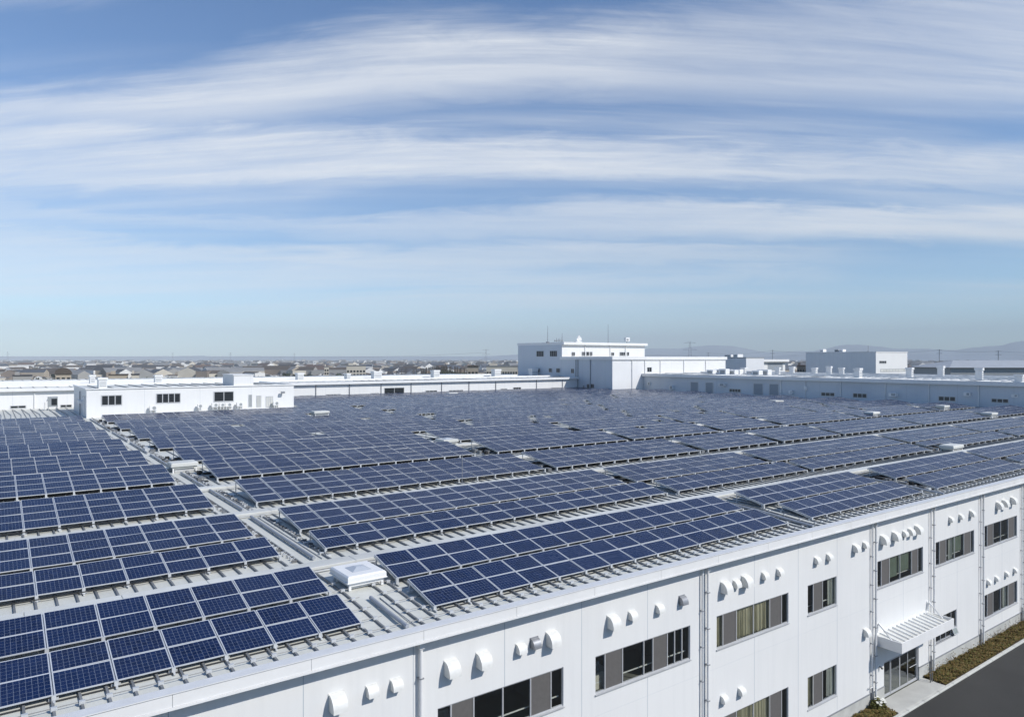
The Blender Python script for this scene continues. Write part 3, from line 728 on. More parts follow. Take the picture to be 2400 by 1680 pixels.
# thin mast standing among the panels
X_, Y_ = at_z(1083, 1123, 11.6)
mb = MB(); mb.tube([(X_, Y_, 11.2), (X_, Y_, 13.4)], .03, M_galv, 6); mb.box(X_ - .15, Y_ - .15, roof_z(Y_), X_ + .15, Y_ + .15, roof_z(Y_) + .1, M_galv)
tag(mb.obj('roof_mast'), 'thin grey rod standing among the panels right of the walkway', 'mast')

# ------------------------------------------------------------------ building shells
def shell(mb, x0, y0, z0, x1, y1, z1, mx, my, roof, fascia=.5, over=.25, fm=None):
    """box with walls (my on the faces seen along Y, mx along X), overhanging fascia and a sunk roof"""
    fm = fm or M_white
    mb.quad((x0, y0, z0), (x1, y0, z0), (x1, y0, z1), (x0, y0, z1), my); mb.quad((x1, y1, z0), (x0, y1, z0), (x0, y1, z1), (x1, y1, z1), my)
    mb.quad((x0, y1, z0), (x0, y0, z0), (x0, y0, z1), (x0, y1, z1), mx); mb.quad((x1, y0, z0), (x1, y1, z0), (x1, y1, z1), (x1, y0, z1), mx)
    return mb
def roof_part(parent, x0, y0, x1, y1, z1, fascia, over, lines=0, mat=None):
    mb = MB(); o = over; zb = z1 - fascia; t = .25
    mb.box(x0 - o, y0 - o, zb, x1 + o, y0 - o + t, z1, M_white); mb.box(x0 - o, y1 + o - t, zb, x1 + o, y1 + o, z1, M_white)
    mb.box(x0 - o, y0 - o + t, zb, x0 - o + t, y1 + o - t, z1, M_white); mb.box(x1 + o - t, y0 - o + t, zb, x1 + o, y1 + o - t, z1, M_white)
    mb.box(x0 - o + t, y0 - o + t, zb, x1 + o - t, y1 + o - t, z1 - .15, mat or M_roofw)
    if lines:
        q = x0
        while q < x1: mb.box(q - .05, y0 - o + t + .1, z1 - .15, q + .05, y1 + o - t - .1, z1 - .02, M_rib if rnd.random() < .3 else M_white); q += lines
    return mb.obj('roof', parent)
def win_y(parent, px0, py0, px1, py1, Y, n=2, fill=None, name='window', fr=.07):
    """window on a wall facing the road (plane Y); photo corner pixels give place and size"""
    x0, za = at_y(px0, py0, Y); x1, zb = at_y(px1, py1, Y); z0, z1 = min(za, zb), max(za, zb)
    return win_box(parent, x0, x1, z0, z1, Y, n, fill, name, fr)
def win_box(parent, x0, x1, z0, z1, Y, n=2, fill=None, name='window', fr=.07):
    mb = MB(); mb.box(x0, Y - .06, z0, x1, Y - .002, z0 + fr, M_frame); mb.box(x0, Y - .06, z1 - fr, x1, Y - .002, z1, M_frame)
    for i in range(n + 1):
        q = x0 + (x1 - x0 - fr) * i / n; mb.box(q, Y - .06, z0 + fr, q + fr, Y - .002, z1 - fr, M_frame)
    o = mb.obj(name, parent)
    mb = MB(); mb.box(x0 + fr, Y - .03, z0 + fr, x1 - fr, Y - .004, z1 - fr, fill or M_dark); mb.obj('pane', o)
    return o
def win_x(parent, px0, py0, px1, py1, X, n=2, fill=None, name='window', fr=.08, out=.06):
    ya, za = at_x(px0, py0, X); yb, zb = at_x(px1, py1, X); y0, y1 = min(ya, yb), max(ya, yb); z0, z1 = min(za, zb), max(za, zb)
    mb = MB(); mb.box(X - out, y0, z0, X - .002, y1, z0 + fr, M_frame); mb.box(X - out, y0, z1 - fr, X - .002, y1, z1, M_frame)
    for i in range(n + 1):
        q = y0 + (y1 - y0 - fr) * i / n; mb.box(X - out, q, z0 + fr, X - .002, q + fr, z1 - fr, M_frame)
    o = mb.obj(name, parent)
    mb = MB(); mb.box(X - .03, y0 + fr, z0 + fr, X - .004, y1 - fr, z1 - fr, fill or M_dark); mb.obj('pane', o)
    return o
r1 = lambda x, y: (x * .34843, 800 + y * .34843)
r2 = lambda x, y: (600 + x * .34843, 800 + y * .34843)
r3 = lambda x, y: (1200 + .26132 * x, 740 + .26132 * y)
r4 = lambda x, y: (1700 + .30488 * x, 740 + .30488 * y)

# small rooftop building on the left
PY = 122.0; PZ = 15.55
pt = thing('rooftop_building', 'small white rooftop building with three dark windows at the end of the walkway', 'building', (11.7, PY, 11.28))
def child(mb, name, par):   # geometry given in world space, parented to an Empty that is not at the origin
    o = mb.obj(name, par); o.location = tuple(-q for q in par.location); return o
class Org:                   # Empty at origin keeps world coordinates simple
    pass
pt.location = (0, 0, 0)
mb = shell(MB(), 11.7, PY, 10.9, 42.6, 141, PZ - .1, M_wing, M_wing, None); mb.obj('wall', pt)
mb = MB(); mb.box(11.55, PY - .15, PZ - .1, 42.75, PY + .15, PZ + .08, M_white); mb.box(11.55, PY + .15, PZ - .1, 11.85, 141.1, PZ + .08, M_white); mb.box(42.45, PY + .15, PZ - .1, 42.75, 141.1, PZ + .08, M_white)
mb.box(11.85, PY + .15, PZ - .25, 42.45, 141.1, PZ - .1, M_roofw)
for i in range(14): mb.box(13.5 + i * 2.05, PY + 3, PZ - .1, 13.6 + i * 2.05, 140, PZ + .02, M_rib)
mb.obj('roof', pt)
for a, b_, n in (((680, 362), (822, 428), 3), ((1050, 350), (1215, 412), 4), ((1437, 337), (1573, 403), 2)):
    win_y(pt, *r1(*a), *r1(*b_), PY, n, fr=.12)
x0, z0 = at_y(*r1(1575, 295), PY); x1, z1 = at_y(*r1(1707, 222), PY)
mb = MB(); mb.box(x0, PY + .2, PZ - .09, x1, PY + 7, z1 - .12, M_wing); mb.box(x0 - .1, PY + .1, z1 - .12, x1 + .1, PY + 7.1, z1, M_white); mb.obj('stair_head', pt)
win_y(pt, *r1(1672, 358), *r1(1695, 440), PY, 1, M_grey, 'door')
x0, z0 = at_y(*r1(1725, 435), PY)
for a, b_, nm in (((1725, 365), (1757, 440), 'louvre_door'), ((1788, 370), (1836, 440), 'louvre_door')): win_y(pt, *r1(*a), *r1(*b_), PY, 3, M_roofw, nm)
x0, z0 = at_y(*r1(1895, 345), PY); mb = MB(); mb.tube([(x0, PY, z0), (x0, PY - .5, z0 + .1)], .06, M_white, 6); mb.box(x0 - .3, PY - .75, z0 - .1, x0 + .3, PY - .4, z0 + .25, M_galv); mb.obj('flood_lamp', pt)
mb = MB(); mb.tube([(11.62, PY + 2.0, 11.3), (11.62, PY + 2.0, 14.4), (11.4, PY + 2.0, 14.45)], .13, M_white, 8); mb.box(11.0, PY + 3, 13.3, 11.69, PY + 6, 13.7, M_white); mb.tube([(11.5, PY + 7, 11.3), (11.5, PY + 7, 15)], .08, M_galv, 6); mb.obj('wall_pipe', pt)
# left wing behind it (faces the road)
WY = 150.0; WZ = 14.92
lw_ = thing('wing_building', 'long low white wing behind the panels with small dark windows and black opening', 'building')
mb = shell(MB(), RX0, WY, GZ, 132.4, 212, WZ - .1, M_wing, M_wing, None); mb.obj('wall', lw_)
mb = MB(); mb.box(RX0, WY - .7, WZ - .55, 132.4, WY - .35, WZ, M_white); mb.box(RX0, WY - .35, WZ - .55, 132.4, 212, WZ - .12, M_roofw)
q = RX0
while q < 132: mb.box(q, WY - .3, WZ - .12, q + .08, 211, WZ - .02, rnd.choice((M_white, M_white, M_rib))); q += 1.9
for yy in (158, 163, 171, 180, 192): mb.box(RX0, yy, WZ - .1, 132, yy + .5, WZ + rnd.uniform(.15, .4), M_white)
mb.obj('roof', lw_)
for a, b_, n in (((68, 432), (176, 449), 2), ((405, 425), (484, 443), 2)): win_y(lw_, *r1(*a), *r1(*b_), WY, n, fr=.1)
for a, b_, n in (((292, 363), (382, 385), 4), ((470, 355), (570, 378), 4), ((770, 347), (828, 362), 3), ((1140, 330), (1218, 352), 3), ((1297, 328), (1393, 345), 4), ((1645, 318), (1690, 335), 2), ((1730, 308), (1782, 330), 3), ((1985, 310), (2060, 330), 3)):
    win_y(lw_, *r2(*a), *r2(*b_), WY, n, fr=.1)
win_y(lw_, *r2(862, 312), *r2(997, 362), WY, 2, M_dark, 'loading_door', fr=.1)
for px in (232,):
    xx, zz = at_y(*r1(px, 400), WY); mb = MB(); mb.tube([(xx, WY - .1, 11.3), (xx, WY - .1, WZ - .5)], .09, M_white, 7); mb.obj('downpipe', lw_)
for px in (402, 628, 841, 1043, 1248, 1432, 1612, 1886, 2060):
    xx, zz = at_y(*r2(px, 300), WY); mb = MB(); mb.tube([(xx, WY - .1, 11.3), (xx, WY - .1, WZ - .5)], .09, M_galv, 7); mb.obj('downpipe', lw_)
# tower at the corner: lower block + higher block behind
TX = 132.4; TY = 136.3
tw = thing('tower_building', 'tall white corner building with stepped blocks and shaded windowed side', 'building')
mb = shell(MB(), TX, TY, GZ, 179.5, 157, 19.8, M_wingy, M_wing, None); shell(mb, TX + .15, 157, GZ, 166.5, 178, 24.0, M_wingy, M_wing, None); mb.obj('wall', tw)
roof_part(tw, TX, TY, 179.5, 157.0, 20.55, .85, .35, 2.5)
o = roof_part(tw, TX + .6, 156.6, 166.5, 178, 24.75, .75, .45, 2.5); o['label'] = 'overhanging roof of the higher block'
for a, b_ in (((220, 315), (285, 367)), ((340, 313), (405, 366))): win_x(tw, *r3(*a), *r3(*b_), TX + .15, 4, M_dark)
for a, b_ in (((228, 470), (248, 505)), ((330, 470), (357, 507)), ((397, 470), (430, 509)), ((530, 473), (557, 516))): win_x(tw, *r3(*a), *r3(*b_), TX + .0, 2, M_dark)
for a, b_ in (((672, 611), (695, 650)), ((707, 610), (736, 650)), ((638, 622), (650, 642))): win_x(tw, *r3(*a), *r3(*b_), TX, 2, M_dark)
for a, b_, n in (((537, 325), (565, 359), 2), ((628, 322), (656, 358), 2), ((667, 322), (691, 358), 1), ((699, 322), (721, 358), 2), ((890, 328), (916, 357), 2), ((968, 325), (1015, 357), 3), ((1032, 325), (1050, 357), 1)):
    win_y(tw, *r3(*a), *r3(*b_), 156.9, n, M_dark, fr=.1)
for a, b_, n in (((1212, 461), (1252, 503), 2),): win_y(tw, *r3(*a), *r3(*b_), TY, n, M_dark)
for px, py, zt in ((320, 230, 90), (450, 230, 155), (862, 232, 78)):
    Y = 163; xx, zz = at_y(*r3(px, py), Y); _, z2 = at_y(*r3(px, zt), Y)
    mb = MB(); mb.tube([(xx, Y, 24.6), (xx, Y, (24.6 + z2) / 2), (xx, Y, z2)], .09, M_galv, 6, .045); mb.box(xx - .3, Y - .3, 24.6, xx + .3, Y + .3, 25.0, M_galv)
    tag(mb.obj('lightning_rod'), {320: 'tall thin lightning rod, leftmost on the tower roof', 450: 'short thin rod between the two tall rods on the tower roof', 862: 'tall thin lightning rod over the right part of the tower roof'}[px], 'rod')
for px in (1075, 1190, 1328, 1540, 1735):
    xx, zz = at_y(*r3(px, 440), TY); mb = MB(); mb.tube([(xx, TY - .12, 11.5), (xx, TY - .12, 19.7)], .1, M_white, 7); mb.obj('downpipe', tw)
for px in (655, 880, 1018):
    xx, zz = at_y(*r3(px, 300), 156.9); mb = MB(); mb.tube([(xx, 156.8, 20.6), (xx, 156.8, 24.0)], .1, M_white, 7); mb.obj('downpipe', tw)
for px in (575, 593, 704):
    yy, zz = at_x(*r3(px, 450), TX); mb = MB(); mb.tube([(TX - .12, yy, 11.5), (TX - .12, yy, 19.7)], .1, M_grey, 7); mb.obj('downpipe', tw)
# roof gear on the tower
def gear(name, lab, cat, mb, grp=None): return tag(mb.obj(name), lab, cat, grp)
xx, zz = at_y(*r3(595, 230), 160); mb = MB(); mb.tube([(xx, 160, 24.6), (xx, 160, 26.2)], .15, M_white, 7)
mb.add([(xx - .9 * math.cos(a), 159.6 - .3 * math.sin(a * 2), 26.0 + .9 * math.sin(a)) for a in [i * math.pi / 6 for i in range(12)]] + [(xx, 160.1, 26.0)], [(i, (i + 1) % 12, 12) for i in range(12)], M_white)
mb.box(xx - 1.3, 159.4, 24.6, xx + .9, 160.6, 25.1, M_white); gear('dish_antenna', 'white dish antenna on the tower roof edge', 'antenna', mb)
xx, zz = at_y(*r3(1030, 235), 160); mb = MB(); mb.tube([(xx, 160, 24.6), (xx, 160, 26.3)], .1, M_galv, 7); mb.box(xx - .8, 159.6, 25.4, xx + .9, 160.4, 26.6, M_white); mb.box(xx - .5, 159.55, 25.6, xx + .3, 159.6, 26.2, M_grey)
gear('siren_box', 'white box on a post at the right part of the tower roof', 'equipment', mb)
mb = MB()
for px in (385, 400, 415, 430, 447):
    yy, zz = at_x(*r3(px, 215), TX + 3); mb.tube([(TX + 3, yy, 24.6), (TX + 3, yy, 25.6 + rnd.random() * .5)], .06, M_galv, 5); mb.box(TX + 2.8, yy - .2, 25.2, TX + 3.2, yy + .2, 25.4, M_galv)
gear('antenna_cluster', 'cluster of short antennas at the left edge of the tower roof', 'antenna', mb)
# right wing (faces left, in shade)
QX = 144.0; QZ = 15.98
rw = thing('side_wing_building', 'long shaded grey white wing along the right end of the panels with shutters', 'building')
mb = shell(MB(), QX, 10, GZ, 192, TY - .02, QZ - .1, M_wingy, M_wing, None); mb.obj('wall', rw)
mb = MB(); mb.box(QX - .7, 10, QZ - .75, QX - .4, TY - .05, QZ, M_white); mb.box(QX - .4, 10, QZ - .75, 192, TY - .05, QZ - .12, M_roofw)
q = 14
while q < 136: mb.box(QX, q, QZ - .12, 191, q + .12, QZ + .02, rnd.choice((M_white, M_white, M_rib))); q += 1.7
for xx in (150, 158, 165, 174, 183): mb.box(xx, 12, QZ - .1, xx + .4, 134, QZ + rnd.uniform(.1, .35), M_white)
mb.obj('roof', rw)
for a, b_ in (((1600, 590), (1672, 690)), ((1735, 594), (1806, 700))): win_x(rw, *r3(*a), *r3(*b_), QX, 1, M_shutter, 'shutter', .14)
for a, b_ in (((215, 517), (291, 612)), ((337, 520), (411, 616))): win_x(rw, *r4(*a), *r4(*b_), QX, 1, M_shutter, 'shutter', .14)
for a, b_, n in (((30, 558), (120, 591), 4), ((735, 585), (842, 622), 3), ((980, 592), (1090, 634), 3), ((1637, 615), (1772, 660), 3), ((2043, 632), (2180, 673), 3)): win_x(rw, *r4(*a), *r4(*b_), QX, n, M_blinds, fr=.13)
for px in (428, 617, 888, 1232, 1567, 1948):
    yy, zz = at_x(*r4(px, 540), QX); mb = MB(); mb.tube([(QX - .12, yy, 11.4), (QX - .12, yy, QZ - .7)], .1, M_wingp if False else M_white, 7); mb.obj('downpipe', rw)
for a, b_, d in (((1272, 590), (1330, 620), .9), ((1840, 585), (1890, 617), .5), ((500, 572), (526, 600), .7), ((610, 540), (632, 570), .3), ((2200, 600), (2252, 628), .12)):
    y0, za = at_x(*r4(*a), QX); y1, zb = at_x(*r4(*b_), QX)
    mb = MB(); mb.bevbox(QX - d, min(y0, y1), min(za, zb), QX - .003, max(y0, y1), max(za, zb), M_white, .05); mb.box(QX - d - .01, min(y0, y1) + .15, min(za, zb) + .15, QX - d, max(y0, y1) - .5, max(za, zb) - .15, M_grey); mb.obj('wall_unit', rw)
for a, b_, d in (((1222, 592), (1244, 622), .4), ((1875, 604), (1922, 632), .9), ((1425, 625), (1455, 660), .7)):
    y0, za = at_x(*r3(*a), QX); y1, zb = at_x(*r3(*b_), QX); mb = MB(); mb.bevbox(QX - d, min(y0, y1), min(za, zb), QX - .003, max(y0, y1), max(za, zb), M_white, .05); mb.box(QX - d - .01, min(y0, y1) + .12, min(za, zb) + .1, QX - d, max(y0, y1) - .3, max(za, zb) - .1, M_grey); mb.obj('wall_unit', rw)

# roof-top vents and machines
def vent_unit(x, y, z, w, d, h, lab, name='roof_vent', cat='roof vent', grp='white vents on the wing roofs', plain_=False):
    o = thing(name, lab, cat, (x, y, z), grp)
    mb = MB(); mb.bevbox(-w / 2, -d / 2, 0, w / 2, d / 2, h * .8, M_white, .05); mb.obj('casing', o)
    mb = MB(); mb.box(-w / 2 - .12, -d / 2 - .12, h * .8 + .002, w / 2 + .12, d / 2 + .12, h, M_white); mb.obj('cap', o)
    mb = MB()
    for i in range(3): mb.box(-w / 2 + .1, -d / 2 - .02, h * (.2 + .17 * i), w / 2 - .1, -d / 2 - .003, h * (.27 + .17 * i), M_grey)
    mb.obj('louvre', o)
LWV = [(r1, 620, 278, 226, 44), (r1, 1062, 262, 226, 56), (r1, 2015, 258, 212, 50), (r2, 615, 250, 216, 30), (r2, 810, 247, 201, 64), (r2, 1205, 238, 193, 48), (r2, 1615, 228, 187, 50), (r2, 1865, 226, 183, 48)]
LWL = ['behind the left part of the small rooftop building', 'behind the middle of the small rooftop building', 'just right of the stair head on the small rooftop building', 'smallest, left of the black opening',
       'widest, above the black opening', 'third from the tower', 'second from the tower', 'right beside the shaded side of the tower']
for (f, px, yb, yt, wpx), l in zip(LWV, LWL):
    Y = 168; xx, _ = at_y(*f(px, yb), Y); _, zt = at_y(*f(px, yt), Y); x2, _ = at_y(*f(px + wpx, yb), Y)
    vent_unit(xx, Y, WZ - .15, (x2 - xx) * .8, 1.8, zt - WZ + .15, f'white roof vent {l}')
for (px, yb, yt, wpx), l in zip([(687, 318, 243, 62)], ['white boxy vent at the left roof end of the small rooftop building']):
    Y = 126; xx, _ = at_y(*r1(px, yb), Y); _, zt = at_y(*r1(px, yt), Y); x2, _ = at_y(*r1(px + wpx, yb), Y); vent_unit(xx, Y, PZ - .1, (x2 - xx) * .9, 2.0, zt - PZ + .1, l)
RWV = [(145, 430, 398, 50, 160), (402, 440, 396, 26, 163), (513, 436, 391, 28, 170), (686, 432, 399, 38, 176), (797, 442, 388, 27, 170), (893, 442, 398, 24, 172), (1020, 468, 402, 68, 149), (1417, 452, 398, 52, 163), (1657, 437, 385, 46, 172), (1952, 468, 400, 40, 152), (2262, 492, 452, 90, 147)]
RWL = ['low wide unit below the grey ribbed block', 'slim unit below the white garage', 'slim tall unit right of the white garage', 'low unit left of the big box', 'tall slim unit before the big box',
       'slim unit before the big box middle', 'largest, at the roof edge', 'sloped, right of the big box', 'below the pole', 'stepped unit left of the hipped shed', 'low sloped unit at the right edge']
for (px, yb, yt, wpx, X), l in zip(RWV, RWL):
    yy, _ = at_x(*r4(px, yb), X); _, zt = at_x(*r4(px, yt), X); y2, _ = at_x(*r4(px + wpx, yb), X); w = abs(yy - y2) * .62
    vent_unit(X, yy, QZ - .13, min(w, 3), max(1.2, w), zt - QZ + .13, f'white vent on the shaded wing, {l}')
rr = random.Random(11); kinds = ['low white duct', 'white pipe bundle', 'small white box']
mb = MB()
def clutter(nm, lab, f, pts, Xp):
    mb = MB()
    for px, py in pts:
        yy, _ = at_x(*f(px, py), Xp); zz = QZ - .12
        a = rr.uniform(.5, 1.3); b_ = rr.uniform(.5, 1.6); h = rr.uniform(.35, 1.0)
        mb.box(Xp - a / 2, yy - b_ / 2, zz, Xp + a / 2, yy + b_ / 2, zz + h, M_white)
    return mb
for i, (px, X) in enumerate([(1790, 153), (1850, 156), (1905, 151), (1950, 160), (1985, 153), (2030, 158), (2150, 155), (2200, 151), (2245, 158), (2280, 154)]):
    yy, _ = at_x(*r3(px, 512), X); m_ = MB(); h = rr.uniform(.9, 1.6)
    m_.bevbox(X - .8, yy - 1.0, QZ - .1, X + .8, yy + 1.0, QZ - .1 + h, M_white, .08); m_.box(X - .82, yy - .7, QZ + .2, X - .8, yy + .7, QZ - .1 + h * .75, M_grey)
    m_.tube([(X, yy + 1.0, QZ + .3), (X, yy + 2.6, QZ + .3)], .18, M_white, 7)
    tag(m_.obj('air_conditioner'), 'white air conditioner in the cluster on the shaded wing roof beside the tower', 'air conditioner', 'air conditioners beside the tower')
# air conditioners at the foot of the small rooftop building
ACL = ['leftmost, under the four pane window', 'between the four pane and two pane windows', 'first of the row under the two pane window', 'second of the row under the two pane window', 'third of the row under the two pane window', 'just right of the two pane window', 'right of the louvre doors']
for (px, w, yt, yb), l in zip([(1030, 32, 432, 468), (1343, 20, 422, 452), (1445, 32, 415, 446), (1492, 26, 415, 444), (1537, 36, 413, 443), (1612, 32, 411, 440), (1855, 30, 403, 434)], ACL):
    xx, zb = at_y(*r1(px, yb), PY - .6); _, zt = at_y(*r1(px, yt), PY - .6); wd = w * .34843 / F * 150
    o = thing('air_conditioner', f'air conditioner at the rooftop building, {l}', 'air conditioner', (xx, PY - .6, zb), 'air conditioners at the rooftop building')
    h = zt - zb; m_ = MB(); m_.bevbox(-wd / 2, -.25, .12, wd / 2, .25, h, M_white, .03); m_.obj('casing', o)
    m_ = MB(); n = 14; m_.add([(wd * .12 + h * .33 * math.cos(2 * math.pi * i / n), -.262, .12 + (h - .12) / 2 + h * .33 * math.sin(2 * math.pi * i / n)) for i in range(n)], [tuple(range(n))], M_grey); m_.obj('fan_grille', o)
    m_ = MB(); m_.box(-wd / 2 + .1, -.2, -.3, -wd / 2 + .25, .2, .118, M_rack); m_.box(wd / 2 - .25, -.2, -.3, wd / 2 - .1, .2, .118, M_rack); m_.obj('stand', o)
# tilted unit on bare roof left of the rooftop building
X_, Y_ = at_z(*r1(345, 462), 11.3)
o = thing('air_conditioner', 'grey boxy machine on a stand, on the bare roof left of the rooftop building', 'air conditioner', (X_, Y_, 11.26))
m_ = MB(); m_.box(-.5, -.4, .6, .9, .5, 2.3, M_grey); m_.obj('casing', o); m_ = MB(); m_.box(.0, -.43, .9, .8, -.41, 2.0, M_dark); m_.obj('grille', o)
m_ = MB()
for sx in (-.4, .8):
    for sy in (-.3, .4): m_.box(sx - .04, sy - .04, 0, sx + .04, sy + .04, .598, M_rack)
m_.tube([(-.5, 0, 1.8), (-.9, 0, 1.4), (-.9, .1, .1)], .12, M_white, 7); m_.obj('stand', o)
mb = MB()
rr = random.Random(5)
for i in range(9):
    x = .3 + i * 1.2; mb.tube([(x, 126, 11.34), (x + rr.uniform(-.3, .3), 134, 11.34), (x - .4, 148, 11.34)], .05, M_cable, 5)
tag(mb.obj('roof_pipes'), 'thin pipes on bare roof left of the rooftop building', 'pipes')

# ------------------------------------------------------------------ buildings beyond
bx = thing('warehouse', 'big plain white box building beyond the shaded wing with one small window', 'building')
X0, Y0, X1, Y1 = 230, 116.6, 251, 141; ZT = 22.05
mb = shell(MB(), X0, Y0, GZ, X1, Y1, ZT, M_box, M_boxf, None); mb.obj('wall', bx)
mb = MB(); mb.box(X0 - .12, Y0 - .12, ZT, X1 + .12, Y1 + .12, ZT + .22, M_white); mb.obj('roof', bx)
win_y(bx, *r4(1183, 345), *r4(1237, 367), Y0, 4, M_dark, fr=.15); win_y(bx, *r4(1192, 408), *r4(1396, 428), Y0, 9, M_roofw, fr=.15)
for px, yt, yb, w, l, mt in ((752, 257, 284, 24, 'narrow white vent at the left of the big white box roof', M_white), (865, 258, 284, 28, 'dark fronted machine on the big white box roof', M_grey), (900, 258, 284, 30, 'white machine beside the dark one on the big white box roof', M_white)):
    yy, zb = at_x(*r4(px, yb), X0 + 4); _, zt = at_x(*r4(px, yt), X0 + 4); y2, _ = at_x(*r4(px + w, yb), X0 + 4)
    m_ = MB(); wd = abs(yy - y2); m_.bevbox(X0 + 3, yy - wd / 2, ZT + .22, X0 + 5, yy + wd / 2, zt, mt, .08); m_.box(X0 + 2.97, yy - wd * .35, ZT + .5, X0 + 3, yy + wd * .35, zt - .4, M_rib if mt is M_white else M_dark); tag(m_.obj('roof_machine'), l, 'roof machine')
yy, zz = at_x(*r4(1098, 283), X0 + 3); m_ = MB(); m_.tube([(X0 + 3, yy, ZT), (X0 + 3, yy, ZT + 2.2)], .06, M_galv, 5); m_.box(X0 + 2.7, yy - .3, ZT + .22, X0 + 3.3, yy + .3, ZT + .4, M_galv); tag(m_.obj('roof_mast'), 'thin mast on the big white box roof', 'mast')
# garage with big shutter, and grey ribbed block beside it
GYf = 196.0
gx0, _ = at_y(*r4(232, 400), GYf); gx1, gz1 = at_y(*r4(460, 335), GYf)
gb = thing('garage_building', 'white garage with large grey shutter and overhanging flat roof', 'building')
mb = shell(MB(), gx0, GYf, GZ, gx1, GYf + 22, gz1 - .8, M_box, M_boxf, None); mb.obj('wall', gb)
mb = MB(); xl, _ = at_y(*r4(165, 340), GYf - 1); mb.box(xl, GYf - 1.5, gz1 - 1.1, gx1 + 1, GYf + 23, gz1, M_white); mb.obj('roof', gb)
win_y(gb, *r4(325, 363), *r4(441, 420), GYf, 1, M_shutter, 'shutter', .2)
cx = (xl + gx0) / 2
mb = MB(); mb.box(xl + .5, GYf + 3, GZ, gx0 - .01, GYf + 21, gz1 - 1.1, M_box); mb.obj('side_bay', gb)
kx = 205.0; ya, za = at_x(*r3(1922, 352), kx); yb2, zb = at_x(*r3(2100, 380), kx)
kb = thing('ribbed_building', 'grey ribbed low block with white machines on its roof beside the tower', 'building')
mb = shell(MB(), kx, yb2, GZ, kx + 10, ya, zb, M_box, M_box, None); mb.obj('wall', kb)
mb = MB(); mb.box(kx - .1, yb2 - .1, zb, kx + 10.1, ya + .1, zb + .3, M_grey); mb.obj('roof', kb)
for px, yt, w, l in ((1950, 350, 60, 'grey louvred machine on the grey ribbed block'), (2020, 345, 40, 'white boxy machine on the grey ribbed block')):
    yy, zt = at_x(*r3(px, yt), kx + 2); y2, _ = at_x(*r3(px + w, yt), kx + 2); wd = abs(yy - y2) * .5
    m_ = MB(); m_.bevbox(kx + 1, yy - wd, zb + .3, kx + 4, yy + wd, max(zt, zb + 1.2), M_white, .1); m_.box(kx + .97, yy - wd * .7, zb + .6, kx + 1, yy + wd * .7, zb + 1.1, M_grey); tag(m_.obj('roof_machine'), l, 'roof machine')
# hipped shed on the right
M_shedr = plain('shed_roof', (.40, .42, .44), .55, 0, .1, .3)
sx, sy = polar(2390, 330); zw, zt2 = 16.6, 19.35
sd = thing('shed', 'long shed with pale hipped roof beyond the shaded wing at the right', 'shed')
ex = Vector((SN, -CS, 0)); ey = Vector((CS, SN, 0)); c0 = Vector((sx, sy, 0))
def sp_(a, b_, z): q = c0 + ex * a + ey * b_; return (q.x, q.y, z)
PLm, PLr = -27.0, 60.0
mb = MB()
for a, b_ in (((PLm + 1, 0), (PLr, 0)), ((PLr, 0), (PLr, 26)), ((PLr, 26), (PLm + 1, 26)), ((PLm + 1, 26), (PLm + 1, 0))): mb.quad(sp_(*a, GZ), sp_(*b_, GZ), sp_(*b_, zw + .1), sp_(*a, zw + .1), M_grey)
mb.obj('wall', sd)
mb = MB(); L_ = PLm + 10
e = [sp_(PLm, -1, zw), sp_(PLr + 1, -1, zw), sp_(PLr + 1, 27, zw), sp_(PLm, 27, zw)]; rg = [sp_(L_, 13, zt2), sp_(PLr - 9, 13, zt2)]
mb.add(e + rg, [(0, 1, 5, 4), (1, 2, 5), (2, 3, 4, 5), (3, 0, 4), (3, 2, 1, 0)], M_shedr); mb.obj('roof', sd)

# ------------------------------------------------------------------ town: houses, trees, pylons, hills
HW = [plain('house_wall_%d' % i, c, .8, 0, .12, .1) for i, c in enumerate([(.58, .53, .44), (.42, .36, .28), (.72, .71, .68), (.26, .21, .17), (.34, .33, .31)])]
HR = [plain('house_roof_%d' % i, c, .75, 0, .2, .15) for i, c in enumerate([(.055, .055, .06), (.085, .068, .055), (.12, .08, .062), (.22, .22, .22), (.07, .08, .10)])]
HWN = ['cream', 'tan', 'white', 'brown', 'grey']; HRN = ['black', 'brown', 'red brown', 'pale', 'slate']
def house_mesh(wi, ri, w, d, h, kind):
    a = MB(); a.box(-w / 2, -d / 2, 0, w / 2, d / 2, h, HW[wi])
    for i in range(int(w / 2.4)):
        for zf in ([1.0, 3.9] if h > 5 else [1.0]): a.box(-w / 2 + .7 + i * 2.4, -d / 2 - .05, zf, -w / 2 + 2.0 + i * 2.4, -d / 2 - .004, zf + 1.2, M_dark)
    b_ = MB(); o = .5
    if kind == 'gable':
        rh = d * .28; b_.add([(-w / 2 - o, -d / 2 - o, h - .15), (w / 2 + o, -d / 2 - o, h - .15), (w / 2 + o, d / 2 + o, h - .15), (-w / 2 - o, d / 2 + o, h - .15), (-w / 2 - o, 0, h + rh), (w / 2 + o, 0, h + rh)], [(0, 1, 5, 4), (2, 3, 4, 5), (1, 2, 5), (3, 0, 4), (3, 2, 1, 0)], HR[ri])
    elif kind == 'hip':
        rh = d * .26; q = d * .45; b_.add([(-w / 2 - o, -d / 2 - o, h - .15), (w / 2 + o, -d / 2 - o, h - .15), (w / 2 + o, d / 2 + o, h - .15), (-w / 2 - o, d / 2 + o, h - .15), (-w / 2 + q, 0, h + rh), (w / 2 - q, 0, h + rh)], [(0, 1, 5, 4), (2, 3, 4, 5), (1, 2, 5), (3, 0, 4), (3, 2, 1, 0)], HR[ri])
    else:
        b_.box(-w / 2 - .1, -d / 2 - .1, h, w / 2 + .1, d / 2 + .1, h + .6, HR[ri]); b_.box(-w * .2, -d * .2, h + .602, w * .05, d * .1, h + 2.2, HW[wi])
    return a, b_
HK = []; q = random.Random(21)
